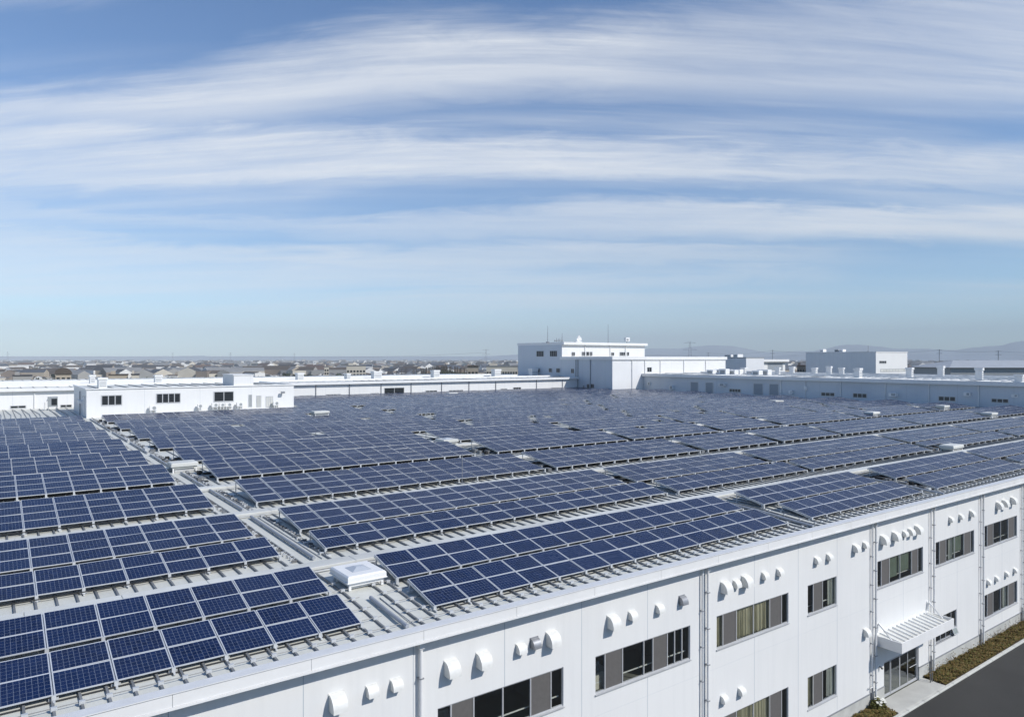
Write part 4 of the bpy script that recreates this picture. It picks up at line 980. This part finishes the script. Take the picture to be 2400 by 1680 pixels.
for wi in range(5):
    for ri in range(5):
        kind = q.choice(['gable', 'hip', 'hip', 'gable', 'flat']) if not (wi == 2 and ri == 3) else 'flat'
        big = q.random() < .25
        w, d, h = (q.uniform(10, 16), q.uniform(7, 9), q.uniform(4.5, 6.5)) if big else (q.uniform(6.5, 9), q.uniform(5.5, 7), q.uniform(4.6, 5.6))
        HK.append((wi, ri, kind, w, d, h, house_mesh(wi, ri, w, d, h, kind)))
HP = {}
# where the photo shows the town: left of the tower and between the buildings on the right
spots = []
q = random.Random(4)
while len(spots) < 300:
    px = q.uniform(-20, 1230) if q.random() < .86 else q.uniform(1600, 2420)
    d = 1230 + 650 * q.random() if px < 1230 else q.uniform(800, 1700)
    if px < 1230 and d < 430: continue
    x, y = polar(px, d)
    if any((x - a) ** 2 + (y - b_) ** 2 < 110 for a, b_ in spots): continue
    if 930 < px < 1110 and 700 < d < 960: continue
    spots.append((x, y))
for x, y in spots:
    hk = q.choice(HK); wi, ri, kind, w, d, h, (a, b_) = hk; key = (wi, ri)
    rot = (0, 0, R(q.choice((0, 90, 180, 12, 100, -8)) + q.uniform(-4, 4)))
    lab = f'distant {HWN[wi]} {"flat topped building" if kind == "flat" else "house"} with {HRN[ri]} {kind} roof in the town beyond the factory'
    if key not in HP:
        o = thing('town_house', lab, 'house', (x, y, TG), 'houses in the town beyond the factory'); KIDS[o.name] = [a.obj('wall', o), b_.obj('roof', o)]; o.rotation_euler = rot; HP[key] = o
    else: copy_tree(HP[key], (x, y, TG), lab, rot)
# the rest of the town, thousands of roofs merging into one mass
tm = MB(); q = random.Random(9)
for i in range(36000):
    px = q.uniform(-150, 2550); d = 1230 + 8500 * q.random() ** 1.7
    x, y = polar(px, d); w, dd_, h = q.uniform(7, 15), q.uniform(6, 10), q.uniform(4.5, 7)
    if q.random() < .06: w, dd_, h = q.uniform(25, 60), q.uniform(15, 30), q.uniform(8, 16)
    M_ = Matrix.Translation((x, y, TG)) @ Matrix.Rotation(q.uniform(0, 6.28), 4, 'Z')
    wm = HW[q.choice((0, 1, 2, 2, 3, 4))]; rm = HR[q.choice((0, 0, 1, 1, 2, 3, 4, 3))]; rh = dd_ * .25 if q.random() < .75 else .3
    vs = [(-w / 2, -dd_ / 2, 0), (w / 2, -dd_ / 2, 0), (w / 2, dd_ / 2, 0), (-w / 2, dd_ / 2, 0), (-w / 2, -dd_ / 2, h), (w / 2, -dd_ / 2, h), (w / 2, dd_ / 2, h), (-w / 2, dd_ / 2, h), (-w / 2, 0, h + rh), (w / 2, 0, h + rh)]
    tm.add(vs, [(0, 1, 5, 4), (1, 2, 6, 9, 5), (2, 3, 7, 6), (3, 0, 4, 8, 7)], wm, M_); tm.add(vs, [(4, 5, 9, 8), (6, 7, 8, 9)], rm, M_)
stuff(tm.obj('distant_town'), 'hazy mass of roofs and white walls reaching to the horizon', 'town')
# larger blocks that stand out of the town
def block(px0, px1, d, z1, lab, wm, rm, arch=0, nwin=0):
    xa, ya = polar(px0, d); xb, yb = polar(px1, d); w = math.hypot(xb - xa, yb - ya); ang = math.atan2(yb - ya, xb - xa)
    o = thing('apartment_block', lab, 'building', (xa, ya, TG)); o.rotation_euler = (0, 0, ang)
    h = z1 - TG; mb = MB(); mb.box(0, 0, 0, w, 14, h, wm); mb.obj('wall', o)
    mb = MB()
    if arch:
        n = 10; pr_ = [(w / 2 - (w / 2 + .5) * math.cos(math.pi * i / n), h + arch * math.sin(math.pi * i / n)) for i in range(n + 1)]
        mb.add([(p, -.5, z) for p, z in pr_] + [(p, 14.5, z) for p, z in pr_], [(i, i + 1, n + 2 + i, n + 1 + i) for i in range(n)] + [tuple(range(n, -1, -1)), tuple(range(n + 1, 2 * n + 2))], rm)
    else: mb.box(-.3, -.3, h, w + .3, 14.3, h + .6, rm); mb.box(w * .1, 3, h + .602, w * .35, 8, h + 2.4, wm)
    mb.obj('roof', o)
    for fl in range(int((h - 1) // 3)):
        for i in range(nwin):
            m_ = MB(); x0 = w * (i + .2) / nwin; m_.box(x0, -.12, 1 + fl * 3, x0 + w / nwin * .6, -.004, 2.7 + fl * 3, M_dark); m_.obj('window', o)
block(130, 167, 460, 11.5, 'tan hall with arched roof in the town behind the left wing', HW[1], HR[1], 3.5, 3)
block(255, 300, 480, 10.2, 'long tan house block with brown roof left of the small rooftop building', HW[1], HR[1], 0, 6)
block(308, 326, 470, 10.5, 'pale block right of the long tan house block', HW[0], HR[0], 0, 2)
block(30, 75, 520, 9.5, 'dark grey block low in the town at the left edge', HW[4], HR[0], 0, 6)
block(812, 857, 640, 13.5, 'cream apartment block above the black opening of the long wing', HW[0], HR[3], 0, 6)
block(1096, 1121, 560, 13.5, 'tan block with arched sign wall left of the tower', HW[1], HR[1], 1.5, 3)
block(1140, 1213, 560, 13.8, 'long cream apartment block right beside the tower', HW[0], HR[3], 0, 12)
block(760, 771, 700, 12, 'small cream block in the middle of the town', HW[0], HR[3], 0, 2)
block(1868, 1892, 520, 15.0, 'brown house block between the garage and the big white box', HW[3], HR[2], 0, 4)
# trees: trunk and a crown of leaf clumps
def crown(mb, cx, cy, z0, rx, rz, n, q, mat):
    for i in range(n):
        a = q.uniform(0, 6.283); u = q.uniform(-1, 1); s = math.sqrt(1 - u * u); rr_ = q.uniform(.55, 1.0)
        p = Vector((cx + rx * rr_ * s * math.cos(a), cy + rx * rr_ * s * math.sin(a), z0 + rz * (1 + rr_ * u)))
        k = q.uniform(.5, 1.2) * rx * .24; e1 = Vector((q.gauss(0, 1), q.gauss(0, 1), q.gauss(0, .6))).normalized() * k; e2 = e1.orthogonal().normalized() * k * .8
        e2.rotate(Matrix.Rotation(q.uniform(0, 6), 3, e1.normalized()))
        mb.add([p - e1, p + e2, p + e1, p - e2], [(0, 1, 2, 3)], mat)
q = random.Random(31); TP = []
for i in range(3):
    t_ = MB(); h = (7, 9, 6)[i]; t_.tube([(0, 0, 0), (.1, 0, h * .3), (.0, .1, h * .6)], .28, M_bark, 6, .1); t_.tube([(.1, 0, h * .3), (1.0, .3, h * .55)], .1, M_bark, 5, .04); t_.tube([(.1, 0, h * .3), (-.9, -.3, h * .58)], .1, M_bark, 5, .04)
    c_ = MB(); crown(c_, 0, 0, h * .25, h * .36, h * .38, 260, q, M_tree); crown(c_, h * .2, .4, h * .3, h * .22, h * .2, 90, q, M_tree)
    TP.append((t_, c_))
TO = {}
for i in range(60):
    px = q.uniform(0, 1230) if i < 40 else q.uniform(1600, 2400); d = q.uniform(700, 1500); x, y = polar(px, d); k = i % 3
    lab = ['round dark green tree between houses of the distant town', 'tall dark green tree rising among the distant town roofs', 'low dark green tree among the distant town houses'][k]
    if k not in TO:
        o = thing('tree', lab, 'tree', (x, y, TG), 'trees among the town houses'); KIDS[o.name] = [TP[k][0].obj('trunk', o), TP[k][1].obj('crown', o)]; TO[k] = o
    else: copy_tree(TO[k], (x, y, TG), lab, (0, 0, q.uniform(0, 6)))
wd = MB(); q = random.Random(8)
for i in range(150):
    px = q.gauss(1030, 45); px = min(1110, max(925, px)); d = q.uniform(760, 900); x, y = polar(px, d)
    h = q.uniform(11, 15) + 6 * max(0, 1 - abs(px - 1040) / 60); wd.tube([(x, y, TG), (x, y, h * .6)], .3, M_bark, 4); crown(wd, x, y, TG + h * .15, h * .38, h * .45, 90, q, M_tree)
stuff(wd.obj('woodland'), 'dark wooded grove standing in the town left of the tower', 'woodland')
fb = MB()
for i in range(1500):
    px = q.uniform(1500, 2550) if i < 600 else q.uniform(-50, 1300); d = q.uniform(1100, 6000); x, y = polar(px, d); crown(fb, x, y, TG, q.uniform(5, 20), q.uniform(3, 5.5), 14, q, M_tree)
stuff(fb.obj('distant_tree_belts'), 'dark belts of trees between the distant roofs', 'trees')
# pylons and poles
def pylon(px, d, ztop, lab, arms=3):
    x, y = polar(px, d); o = thing('power_pylon', lab, 'pylon', (x, y, TG)); h = ztop - TG; o.rotation_euler = (0, 0, math.atan2(y, x))
    mb = MB(); b_ = h * .075; t = .5; r = .085 if d < 1000 else .16
    lv = [i / 7 for i in range(8)]
    P = lambda sx, sy, f: (sx * (b_ + (t - b_) * f), sy * (b_ + (t - b_) * f), h * f)
    for sx in (-1, 1):
        for sy in (-1, 1): mb.tube([P(sx, sy, 0), P(sx, sy, 1)], r, M_galv, 4)
    for f0, f1 in zip(lv, lv[1:]):
        for (ax, ay), (bx_, by) in (((-1, -1), (1, -1)), ((1, -1), (1, 1)), ((1, 1), (-1, 1)), ((-1, 1), (-1, -1))):
            mb.tube([P(ax, ay, f0), P(bx_, by, f1)], r * .6, M_galv, 3); mb.tube([P(bx_, by, f0), P(ax, ay, f1)], r * .6, M_galv, 3)
    mb.obj('mast', o)
    for i in range(arms):
        z = h * (.98 - .12 * i); m_ = MB(); w = h * (.10 + .02 * i); m_.tube([(0, -w, z), (0, w, z)], r, M_galv, 4); m_.tube([(0, -w, z), (0, 0, z + h * .03), (0, w, z)], r * .7, M_galv, 4); m_.obj('cross_arm', o)
    return x, y, h + TG
py1 = pylon(1139, 900, 31.5, 'steel lattice pylon above the town, left of the tower')
py2 = pylon(1617, 620, 34.0, 'steel lattice pylon behind the right part of the tower roof')
for px, d, zt in ((540, 2400, 38), (690, 2600, 38), (405, 3000, 42), (18, 3200, 44)):
    pylon(px, d, zt, {540: 'tiny distant pylon above the left window group of the long wing', 690: 'tiny distant pylon above the stretch between rooftop building and black opening', 405: 'tiny distant pylon above the rooftop building', 18: 'tiny distant pylon at the left edge of the skyline'}[px], 2)
def pole(px, d, ztop, lab):
    x, y = polar(px, d); o = thing('utility_pole', lab, 'pole', (x, y, TG)); o.rotation_euler = (0, 0, math.atan2(y, x)); h = ztop - TG
    mb = MB(); mb.tube([(0, 0, 0), (0, 0, h / 2), (0, 0, h)], .26, M_grey, 7, .16); mb.obj('mast', o)
    for z in (h - .6, h - 2.2): m_ = MB(); m_.box(-.08, -1.3, z, .08, 1.3, z + .16, M_galv); m_.obj('cross_arm', o)
    return x, y, h + TG
def ztop_for(py, d, px):
    x, y = polar(px, d); zc = x * CS + y * SN; return CAMZ + (840 - py) * zc / F
PO = []
for px, py, d, lab in ((1810.6, 820, 480, 'slim utility pole behind the white garage'), (2201.5, 818.5, 430, 'tall utility pole right of the big white box'), (2339.7, 821, 430, 'double utility pole behind the hipped shed'), (1660, 826, 560, 'utility pole between the pylon and the garage'), (2480, 822, 430, 'utility pole past the right edge')):
    PO.append(pole(px, d, ztop_for(py, d, px), lab))
x, y = polar(2343.5, 430); 
def wire(a, b_, sag, lab, r=.045):
    mb = MB(); n = 14; A_, B_ = Vector(a), Vector(b_)
    mb.tube([A_.lerp(B_, i / n) - Vector((0, 0, sag * 4 * (i / n) * (1 - i / n))) for i in range(n + 1)], r, M_rod, 4)
    tag(mb.obj('power_line'), lab, 'power line', 'power lines between the poles')
def top(p, dz=-.4): return (p[0], p[1], p[2] + dz)
wire(top(PO[0]), top(PO[1]), 2.2, 'sagging power line from the slim pole to the tall pole, behind the big box')
wire(top(PO[1]), top(PO[2]), .6, 'power line between the tall pole and the double pole')
wire(top(PO[2]), top(PO[4]), .6, 'power line running from the double pole out of the picture')
wire(top(PO[3]), top(PO[0]), 1.5, 'power line from the tower side pole to the slim pole')
x9, y9 = polar(560, 1500)
wire((py1[0], py1[1], py1[2] - 4), (x9, y9, 26), 5, 'faint power line from the lattice pylon across the town', .10)

# hills on the horizon
def hills(name, d, px0, px1, prof, seed):
    q = random.Random(seed); mb = MB(); n = 140; vs = []; 
    ph = [q.uniform(0, 6) for _ in range(6)]
    for i in range(n + 1):
        px = px0 + (px1 - px0) * i / n; t = i / n
        h = 0
        for k in range(len(prof) - 1):
            if prof[k][0] <= px <= prof[k + 1][0]:
                s = (px - prof[k][0]) / (prof[k + 1][0] - prof[k][0]); s = s * s * (3 - 2 * s); h = prof[k][1] + (prof[k + 1][1] - prof[k][1]) * s
        h += sum(math.sin(px / w_ + ph[j]) * a for j, (w_, a) in enumerate(((37, 1.2), (17, .8), (8, .5), (61, 1.5), (4.3, .25))))
        u = (px - 1200) / F; zc = d; hh = max(5, h) * d / F
        c = lambda dd: (( u * SN + CS) * dd, (-u * CS + SN) * dd)
        x1, y1 = c(d - hh * 5 - 200); x2, y2 = c(d); x3, y3 = c(d + hh * 5 + 200)
        vs += [(x1, y1, TG - 1), (x2, y2, CAMZ + hh), (x3, y3, TG - 1)]
    mb.add(vs, [(3 * i, 3 * i + 3, 3 * i + 4, 3 * i + 1) for i in range(n)] + [(3 * i + 1, 3 * i + 4, 3 * i + 5, 3 * i + 2) for i in range(n)], M_hill)
    struct(mb.obj(name, smooth=True))
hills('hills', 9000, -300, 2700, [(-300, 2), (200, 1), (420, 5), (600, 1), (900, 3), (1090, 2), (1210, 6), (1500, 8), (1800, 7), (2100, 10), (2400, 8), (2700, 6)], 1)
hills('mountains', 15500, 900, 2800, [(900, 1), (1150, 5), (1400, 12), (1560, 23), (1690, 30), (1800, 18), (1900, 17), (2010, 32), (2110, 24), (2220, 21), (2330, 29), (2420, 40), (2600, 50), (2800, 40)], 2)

# ------------------------------------------------------------------ planting beds
q = random.Random(17)
def leaves(mb, x0, x1, y0, y1, n, hmax, ms):
    for i in range(n):
        x = q.uniform(x0, x1); y = q.uniform(y0, y1)
        z = GZ + .05 + hmax * q.random() ** .6 * (.55 + .45 * math.sin(x * 2.3 + 1.7 * math.sin(y * 3 + x)) ** 2)
        k = q.uniform(.05, .11); a = q.uniform(0, 6.28); e1 = Vector((math.cos(a), math.sin(a), q.uniform(-.4, .7))) * k; e2 = Vector((-math.sin(a), math.cos(a), q.uniform(-.3, .3))) * k * .5
        p = Vector((x, y, z)); mb.add([p - e1, p + e2, p + e1, p - e2], [(0, 1, 2, 3)], q.choice(ms))
mb = MB(); leaves(mb, 49.35, 75, YK + .06, YW - .08, 17000, .24, (M_leaf, M_leaf, M_leafg))
for i in range(140):
    x = 49.6 + 25 * q.random(); y = YW - .15 - .5 * q.random() ** 2; h = q.uniform(.3, .75)
    for j in range(7): 
        p = Vector((x + q.uniform(-.06, .06), y + q.uniform(-.06, .06), GZ + .1 + h * (j + 1) / 7)); k = .05; e1 = Vector((q.uniform(-1, 1), q.uniform(-1, 1), .5)) * k; e2 = Vector((q.uniform(-1, 1), q.uniform(-1, 1), -.2)) * k; mb.add([p - e1, p + e2, p + e1, p - e2], [(0, 1, 2, 3)], M_leaf)
stuff(mb.obj('ground_cover'), 'low brown green ground cover in the long bed right of the entrance', 'ground cover')
mb = MB(); leaves(mb, 30, 43.15, YK + .06, YW - .08, 10000, .24, (M_leaf, M_leaf, M_leafg)); stuff(mb.obj('ground_cover'), 'low brown green ground cover in the bed left of the entrance', 'ground cover')
o = thing('flowering_shrub', 'small green shrub with white flowers by the entrance pavement', 'shrub', (42.7, 21.5, GZ))
mb = MB()
for i in range(420):
    a = q.uniform(0, 6.28); r = .5 * math.sqrt(q.random()); z = .1 + q.random() * .65 * (1.1 - r); p = Vector((r * math.cos(a), r * math.sin(a) * .8, z)); k = q.uniform(.04, .09)
    e1 = Vector((q.gauss(0, 1), q.gauss(0, 1), q.gauss(0, .5))).normalized() * k; e2 = e1.orthogonal().normalized() * k * .6; mb.add([p - e1, p + e2, p + e1, p - e2], [(0, 1, 2, 3)], M_leafg)
mb.obj('foliage', o)
mb = MB()
for i in range(22):
    a = q.uniform(0, 6.28); r = .42 * math.sqrt(q.random()); p = Vector((r * math.cos(a), -.12 + r * math.sin(a) * .7, .5 + q.random() * .25))
    for j in range(5):
        b_ = j * 1.2566; d1 = Vector((math.cos(b_), math.sin(b_), .25)) * .085; d2 = Vector((-math.sin(b_), math.cos(b_), 0)) * .04; mb.add([p, p + d1 * .6 + d2, p + d1, p + d1 * .6 - d2], [(0, 1, 2, 3)], M_petal)
mb.obj('flowers', o)
for xx, l in ((48.95, 'short dark marker post closer to the door at the pavement edge'), (49.2, 'short dark marker post beside the planting bed')):
    mb = MB(); mb.tube([(xx, 21.3, GZ + .05), (xx, 21.3, GZ + .62)], .035, M_rod, 7); mb.tube([(xx, 21.3, GZ + .62), (xx, 21.3, GZ + .66)], .045, M_rod, 7); tag(mb.obj('marker_post'), l, 'post')

# ------------------------------------------------------------------ haze
mb = MB(); mb.box(-17000, -17000, TG - 2.0, 17000, 17000, 680, M_white)
hm = bpy.data.materials.new('haze_air'); hm.use_nodes = True; nt = hm.node_tree
nt.nodes.remove(nt.nodes['Principled BSDF']); pv = N(nt, 'ShaderNodeVolumePrincipled'); pv.inputs['Color'].default_value = (.90, .97, 1.0, 1); pv.inputs['Density'].default_value = 1.0e-4; pv.inputs['Anisotropy'].default_value = -.25
nt.links.new(pv.outputs[0], nt.nodes['Material Output'].inputs['Volume'])
mb.mats = [hm]
HAZE = mb.obj('haze'); HAZE['kind'] = 'stuff'; HAZE['label'] = 'thin pale haze lying over the far town and hills'; HAZE['category'] = 'haze'

# ------------------------------------------------------------------ sky, sun, camera
SUN_EL, SUN_AZ = R(40), R(28)      # azimuth: from -Y (in front of the facade) toward +X
sd_ = Vector((math.sin(SUN_AZ) * math.cos(SUN_EL), -math.cos(SUN_AZ) * math.cos(SUN_EL), math.sin(SUN_EL)))
L = bpy.data.lights.new('sun', 'SUN'); L.energy = 4.3; L.angle = R(.55); L.color = (1.0, .965, .91)
lo = bpy.data.objects.new('sun', L); col.objects.link(lo); lo.rotation_euler = sd_.to_track_quat('Z', 'Y').to_euler()
W = bpy.data.worlds.new('World'); sc.world = W; W.use_nodes = True; nt = W.node_tree
bg = nt.nodes['Background']; bg.inputs['Strength'].default_value = 1.0
sk = N(nt, 'ShaderNodeTexSky', sky_type='NISHITA'); sk.sun_disc = False; sk.sun_elevation = SUN_EL
sk.sun_rotation = math.atan2(sd_.x, sd_.y); sk.air_density = 1.0; sk.dust_density = .35; sk.ozone_density = 2.2; sk.altitude = 50
tc = N(nt, 'ShaderNodeTexCoord')
def vdot(v):
    n = N(nt, 'ShaderNodeVectorMath', operation='DOT_PRODUCT'); nt.links.new(tc.outputs['Generated'], n.inputs[0]); n.inputs[1].default_value = v; return n.outputs['Value']
rx_, fw, up = vdot((SN, -CS, 0)), vdot((CS, SN, 0)), vdot((0, 0, 1))
az = math_(nt, 'ARCTAN2', rx_, fw)                       # bearing from the roof's far corner
el = math_(nt, 'ARCSINE', up)
# work in "photo-like" angle units: px across = az*1679/1.046, py up
tan_el = math_(nt, 'DIVIDE', up, math_(nt, 'MAXIMUM', math_(nt, 'MULTIPLY', math_(nt, 'COSINE', math_(nt, 'MULTIPLY', az, .8)), math_(nt, 'SQRT', math_(nt, 'MAXIMUM', math_(nt, 'SUBTRACT', 1.0, math_(nt, 'MULTIPLY', up, up)), .02))), .15))
Xn = math_(nt, 'ADD', math_(nt, 'MULTIPLY', math_(nt, 'TANGENT', math_(nt, 'MULTIPLY', math_(nt, 'MAXIMUM', math_(nt, 'MINIMUM', az, 1.3), -1.3), 1.0)), F / 2400), .5)   # 0..1 across the view
Yn = math_(nt, 'SUBTRACT', 840.0, math_(nt, 'MULTIPLY', tan_el, F))                                                            # rows as in the photograph
def curve(pts):
    n = N(nt, 'ShaderNodeFloatCurve'); c = n.mapping.curves[0]
    while len(c.points) > 2: c.points.remove(c.points[-1])
    pts = [(x / 2296, y / 1000) for x, y in pts]
    c.points[0].location = pts[0]; c.points[1].location = pts[-1]
    for p in pts[1:-1]: c.points.new(*p)
    n.mapping.update(); nt.links.new(Xn, n.inputs['Value']); return n.outputs[0]
def vec(x, y, z=0.0):
    n = N(nt, 'ShaderNodeCombineXYZ')
    for i, q_ in enumerate((x, y, z)):
        if isinstance(q_, (int, float)): n.inputs[i].default_value = q_
        else: nt.links.new(q_, n.inputs[i])
    return n.outputs[0]
# streak coordinates: rows bend like the fan of cirrus (up to the right on the left side, down on the right side)
bend = curve([(0, 330), (500, 120), (1000, 0), (1500, 30), (2296, 260)])
y01 = math_(nt, 'DIVIDE', Yn, 1000.0)
amp_ = mapr(nt, y01, 0.0, .75, 1.0, .12)
ys = math_(nt, 'SUBTRACT', y01, math_(nt, 'MULTIPLY', bend, math_(nt, 'MULTIPLY', amp_, .62)))
warp = noise(nt, vec(math_(nt, 'MULTIPLY', Xn, 2.2), math_(nt, 'MULTIPLY', ys, 5.0)), 1.0, 4, .55)
wy = math_(nt, 'ADD', y01, math_(nt, 'MULTIPLY', math_(nt, 'SUBTRACT', warp, .5), .085))
fib = noise(nt, vec(math_(nt, 'MULTIPLY', Xn, 2.6), math_(nt, 'MULTIPLY', ys, 26.0), 3.3), 1.0, 7, .62, .25)
fib2 = noise(nt, vec(math_(nt, 'MULTIPLY', Xn, 1.2), math_(nt, 'MULTIPLY', ys, 9.0), 8.1), 1.0, 5, .55, .4)
fib3 = noise(nt, vec(math_(nt, 'MULTIPLY', Xn, 5.5), math_(nt, 'MULTIPLY', ys, 85.0), 5.7), 1.0, 8, .68, .5)
wy = math_(nt, 'ADD', wy, math_(nt, 'ADD', math_(nt, 'MULTIPLY', math_(nt, 'SUBTRACT', fib, .5), .055), math_(nt, 'MULTIPLY', math_(nt, 'SUBTRACT', fib3, .5), .022)))
fib4 = noise(nt, vec(math_(nt, 'MULTIPLY', Xn, 8.5), math_(nt, 'MULTIPLY', ys, 20.0), 1.9), 1.0, 9, .66, .9)
wy = math_(nt, 'ADD', wy, math_(nt, 'MULTIPLY', math_(nt, 'SUBTRACT', fib4, .5), .07))
def sstep(v, a, b_):
    n = N(nt, 'ShaderNodeMapRange', interpolation_type='SMOOTHSTEP'); nt.links.new(v, n.inputs[0])
    n.inputs[1].default_value = a; n.inputs[2].default_value = b_; n.inputs[3].default_value = 0; n.inputs[4].default_value = 1; return n.outputs[0]
def band(up_pts, lo_pts, su, sl, amp):
    a = sstep(math_(nt, 'SUBTRACT', wy, curve(up_pts)), -su * 1.25, su * 1.25); b_ = sstep(math_(nt, 'SUBTRACT', curve(lo_pts), wy), -sl * 1.2, sl * 1.2)
    return math_(nt, 'MULTIPLY', math_(nt, 'MULTIPLY', a, b_), curve([(x, y * 1000) for x, y in amp]))
k_ = 1.0453
BANDS_S = [
 ([(0, 258), (350, 205), (600, 128), (900, 58), (1300, 62), (1700, 24), (2296, 0)], [(0, 315), (500, 300), (850, 232), (1150, 205), (1500, 215), (1800, 250), (2296, 290)], .05, .045, [(0, .85), (400, .75), (800, .78), (1150, .85), (1600, .55), (1900, .5), (2296, .6)]),
 ([(0, 280), (500, 290), (900, 285), (1300, 300), (1700, 335), (2296, 365)], [(0, 455), (500, 425), (1000, 400), (1500, 410), (1900, 430), (2296, 460)], .040, .022, [(0, .72), (500, .84), (1100, .92), (1600, .86), (2296, .72)]),
 ([(0, 455), (500, 490), (1000, 470), (1500, 455), (2000, 478), (2296, 475)], [(0, 530), (400, 515), (800, 528), (1200, 535), (1700, 540), (2296, 560)], .020, .022, [(0, .45), (400, .55), (900, .6), (1500, .72), (1900, .8), (2296, .8)]),
 ([(0, 520), (500, 560), (900, 540), (1500, 545), (2296, 590)], [(0, 660), (500, 605), (1000, 612), (1500, 612), (2296, 620)], .022, .020, [(0, .5), (500, .62), (1200, .62), (1700, .5), (2050, .15), (2296, .1)]),
 ([(0, 640), (700, 640), (1300, 625), (1700, 612), (2296, 625)], [(0, 690), (700, 672), (1300, 668), (1900, 645), (2296, 650)], .015, .020, [(0, .2), (700, .35), (1300, .45), (1800, .4), (2000, .12), (2296, .35)]),
 ([(0, 45), (120, 30), (300, 5), (2296, 0)], [(0, 75), (150, 60), (300, 30), (2296, 5)], .03, .03, [(0, .25), (150, .3), (350, 0), (2296, 0)]),
]
dens = None
for up_, lo_, su, sl, am in BANDS_S:
    d_ = band([(x, y * k_) for x, y in up_], [(x, y * k_) for x, y in lo_], su, sl, am)
    dens = d_ if dens is None else math_(nt, 'MAXIMUM', dens, d_)
veil = math_(nt, 'MULTIPLY', sstep(fib2, .30, .70), mapr(nt, math_(nt, 'ADD', y01, math_(nt, 'MULTIPLY', Xn, .12)), .14, .38, .0, .55))
dens = math_(nt, 'MAXIMUM', dens, veil)
fm_ = math_(nt, 'ADD', math_(nt, 'ADD', math_(nt, 'MULTIPLY', fib, .55), math_(nt, 'MULTIPLY', fib2, .45)), math_(nt, 'ADD', math_(nt, 'MULTIPLY', fib3, .22), math_(nt, 'MULTIPLY', fib4, .34)))
dens = math_(nt, 'MULTIPLY', dens, mapr(nt, fm_, .52, .98, .42, 1.22), clamp=True)
dens = math_(nt, 'MULTIPLY', dens, sstep(up, .01, .09), clamp=True)
skc = N(nt, 'ShaderNodeVectorMath', operation='MULTIPLY'); nt.links.new(sk.outputs[0], skc.inputs[0]); skc.inputs[1].default_value = (.092, .115, .140)
hb = mapr(nt, up, .02, .14, 1.0, 0.0)
hz = N(nt, 'ShaderNodeVectorMath', operation='MULTIPLY'); nt.links.new(skc.outputs[0], hz.inputs[0]); hz.inputs[1].default_value = (1.26, 1.36, 1.42)
skf = mixc(nt, hb, skc.outputs[0], hz.outputs[0])
final = mixc(nt, math_(nt, 'MULTIPLY', dens, .92), skf, (.93, .955, .985))
nt.links.new(final, bg.inputs['Color'])

cam = bpy.data.cameras.new('camera'); cam.sensor_width = 36; cam.lens = F / 2400 * 36; cam.clip_start = .5; cam.clip_end = 80000
co_ = bpy.data.objects.new('camera', cam); col.objects.link(co_); co_.location = (0, 0, CAMZ); co_.rotation_euler = (R(90), 0, YAW - R(90)); sc.camera = co_
# YAW is the angle between the view axis and the facade direction
co_.rotation_euler = (R(90), 0, math.atan2(SN, CS) - R(90))
vs = sc.view_settings; vs.view_transform = 'Standard'; vs.look = 'None'; vs.exposure = 0; vs.gamma = 1
sc.cycles.use_denoising = True; sc.cycles.max_bounces = 6; sc.cycles.transparent_max_bounces = 12; sc.cycles.volume_bounces = 0
sc.cycles.caustics_reflective = False; sc.cycles.caustics_refractive = False
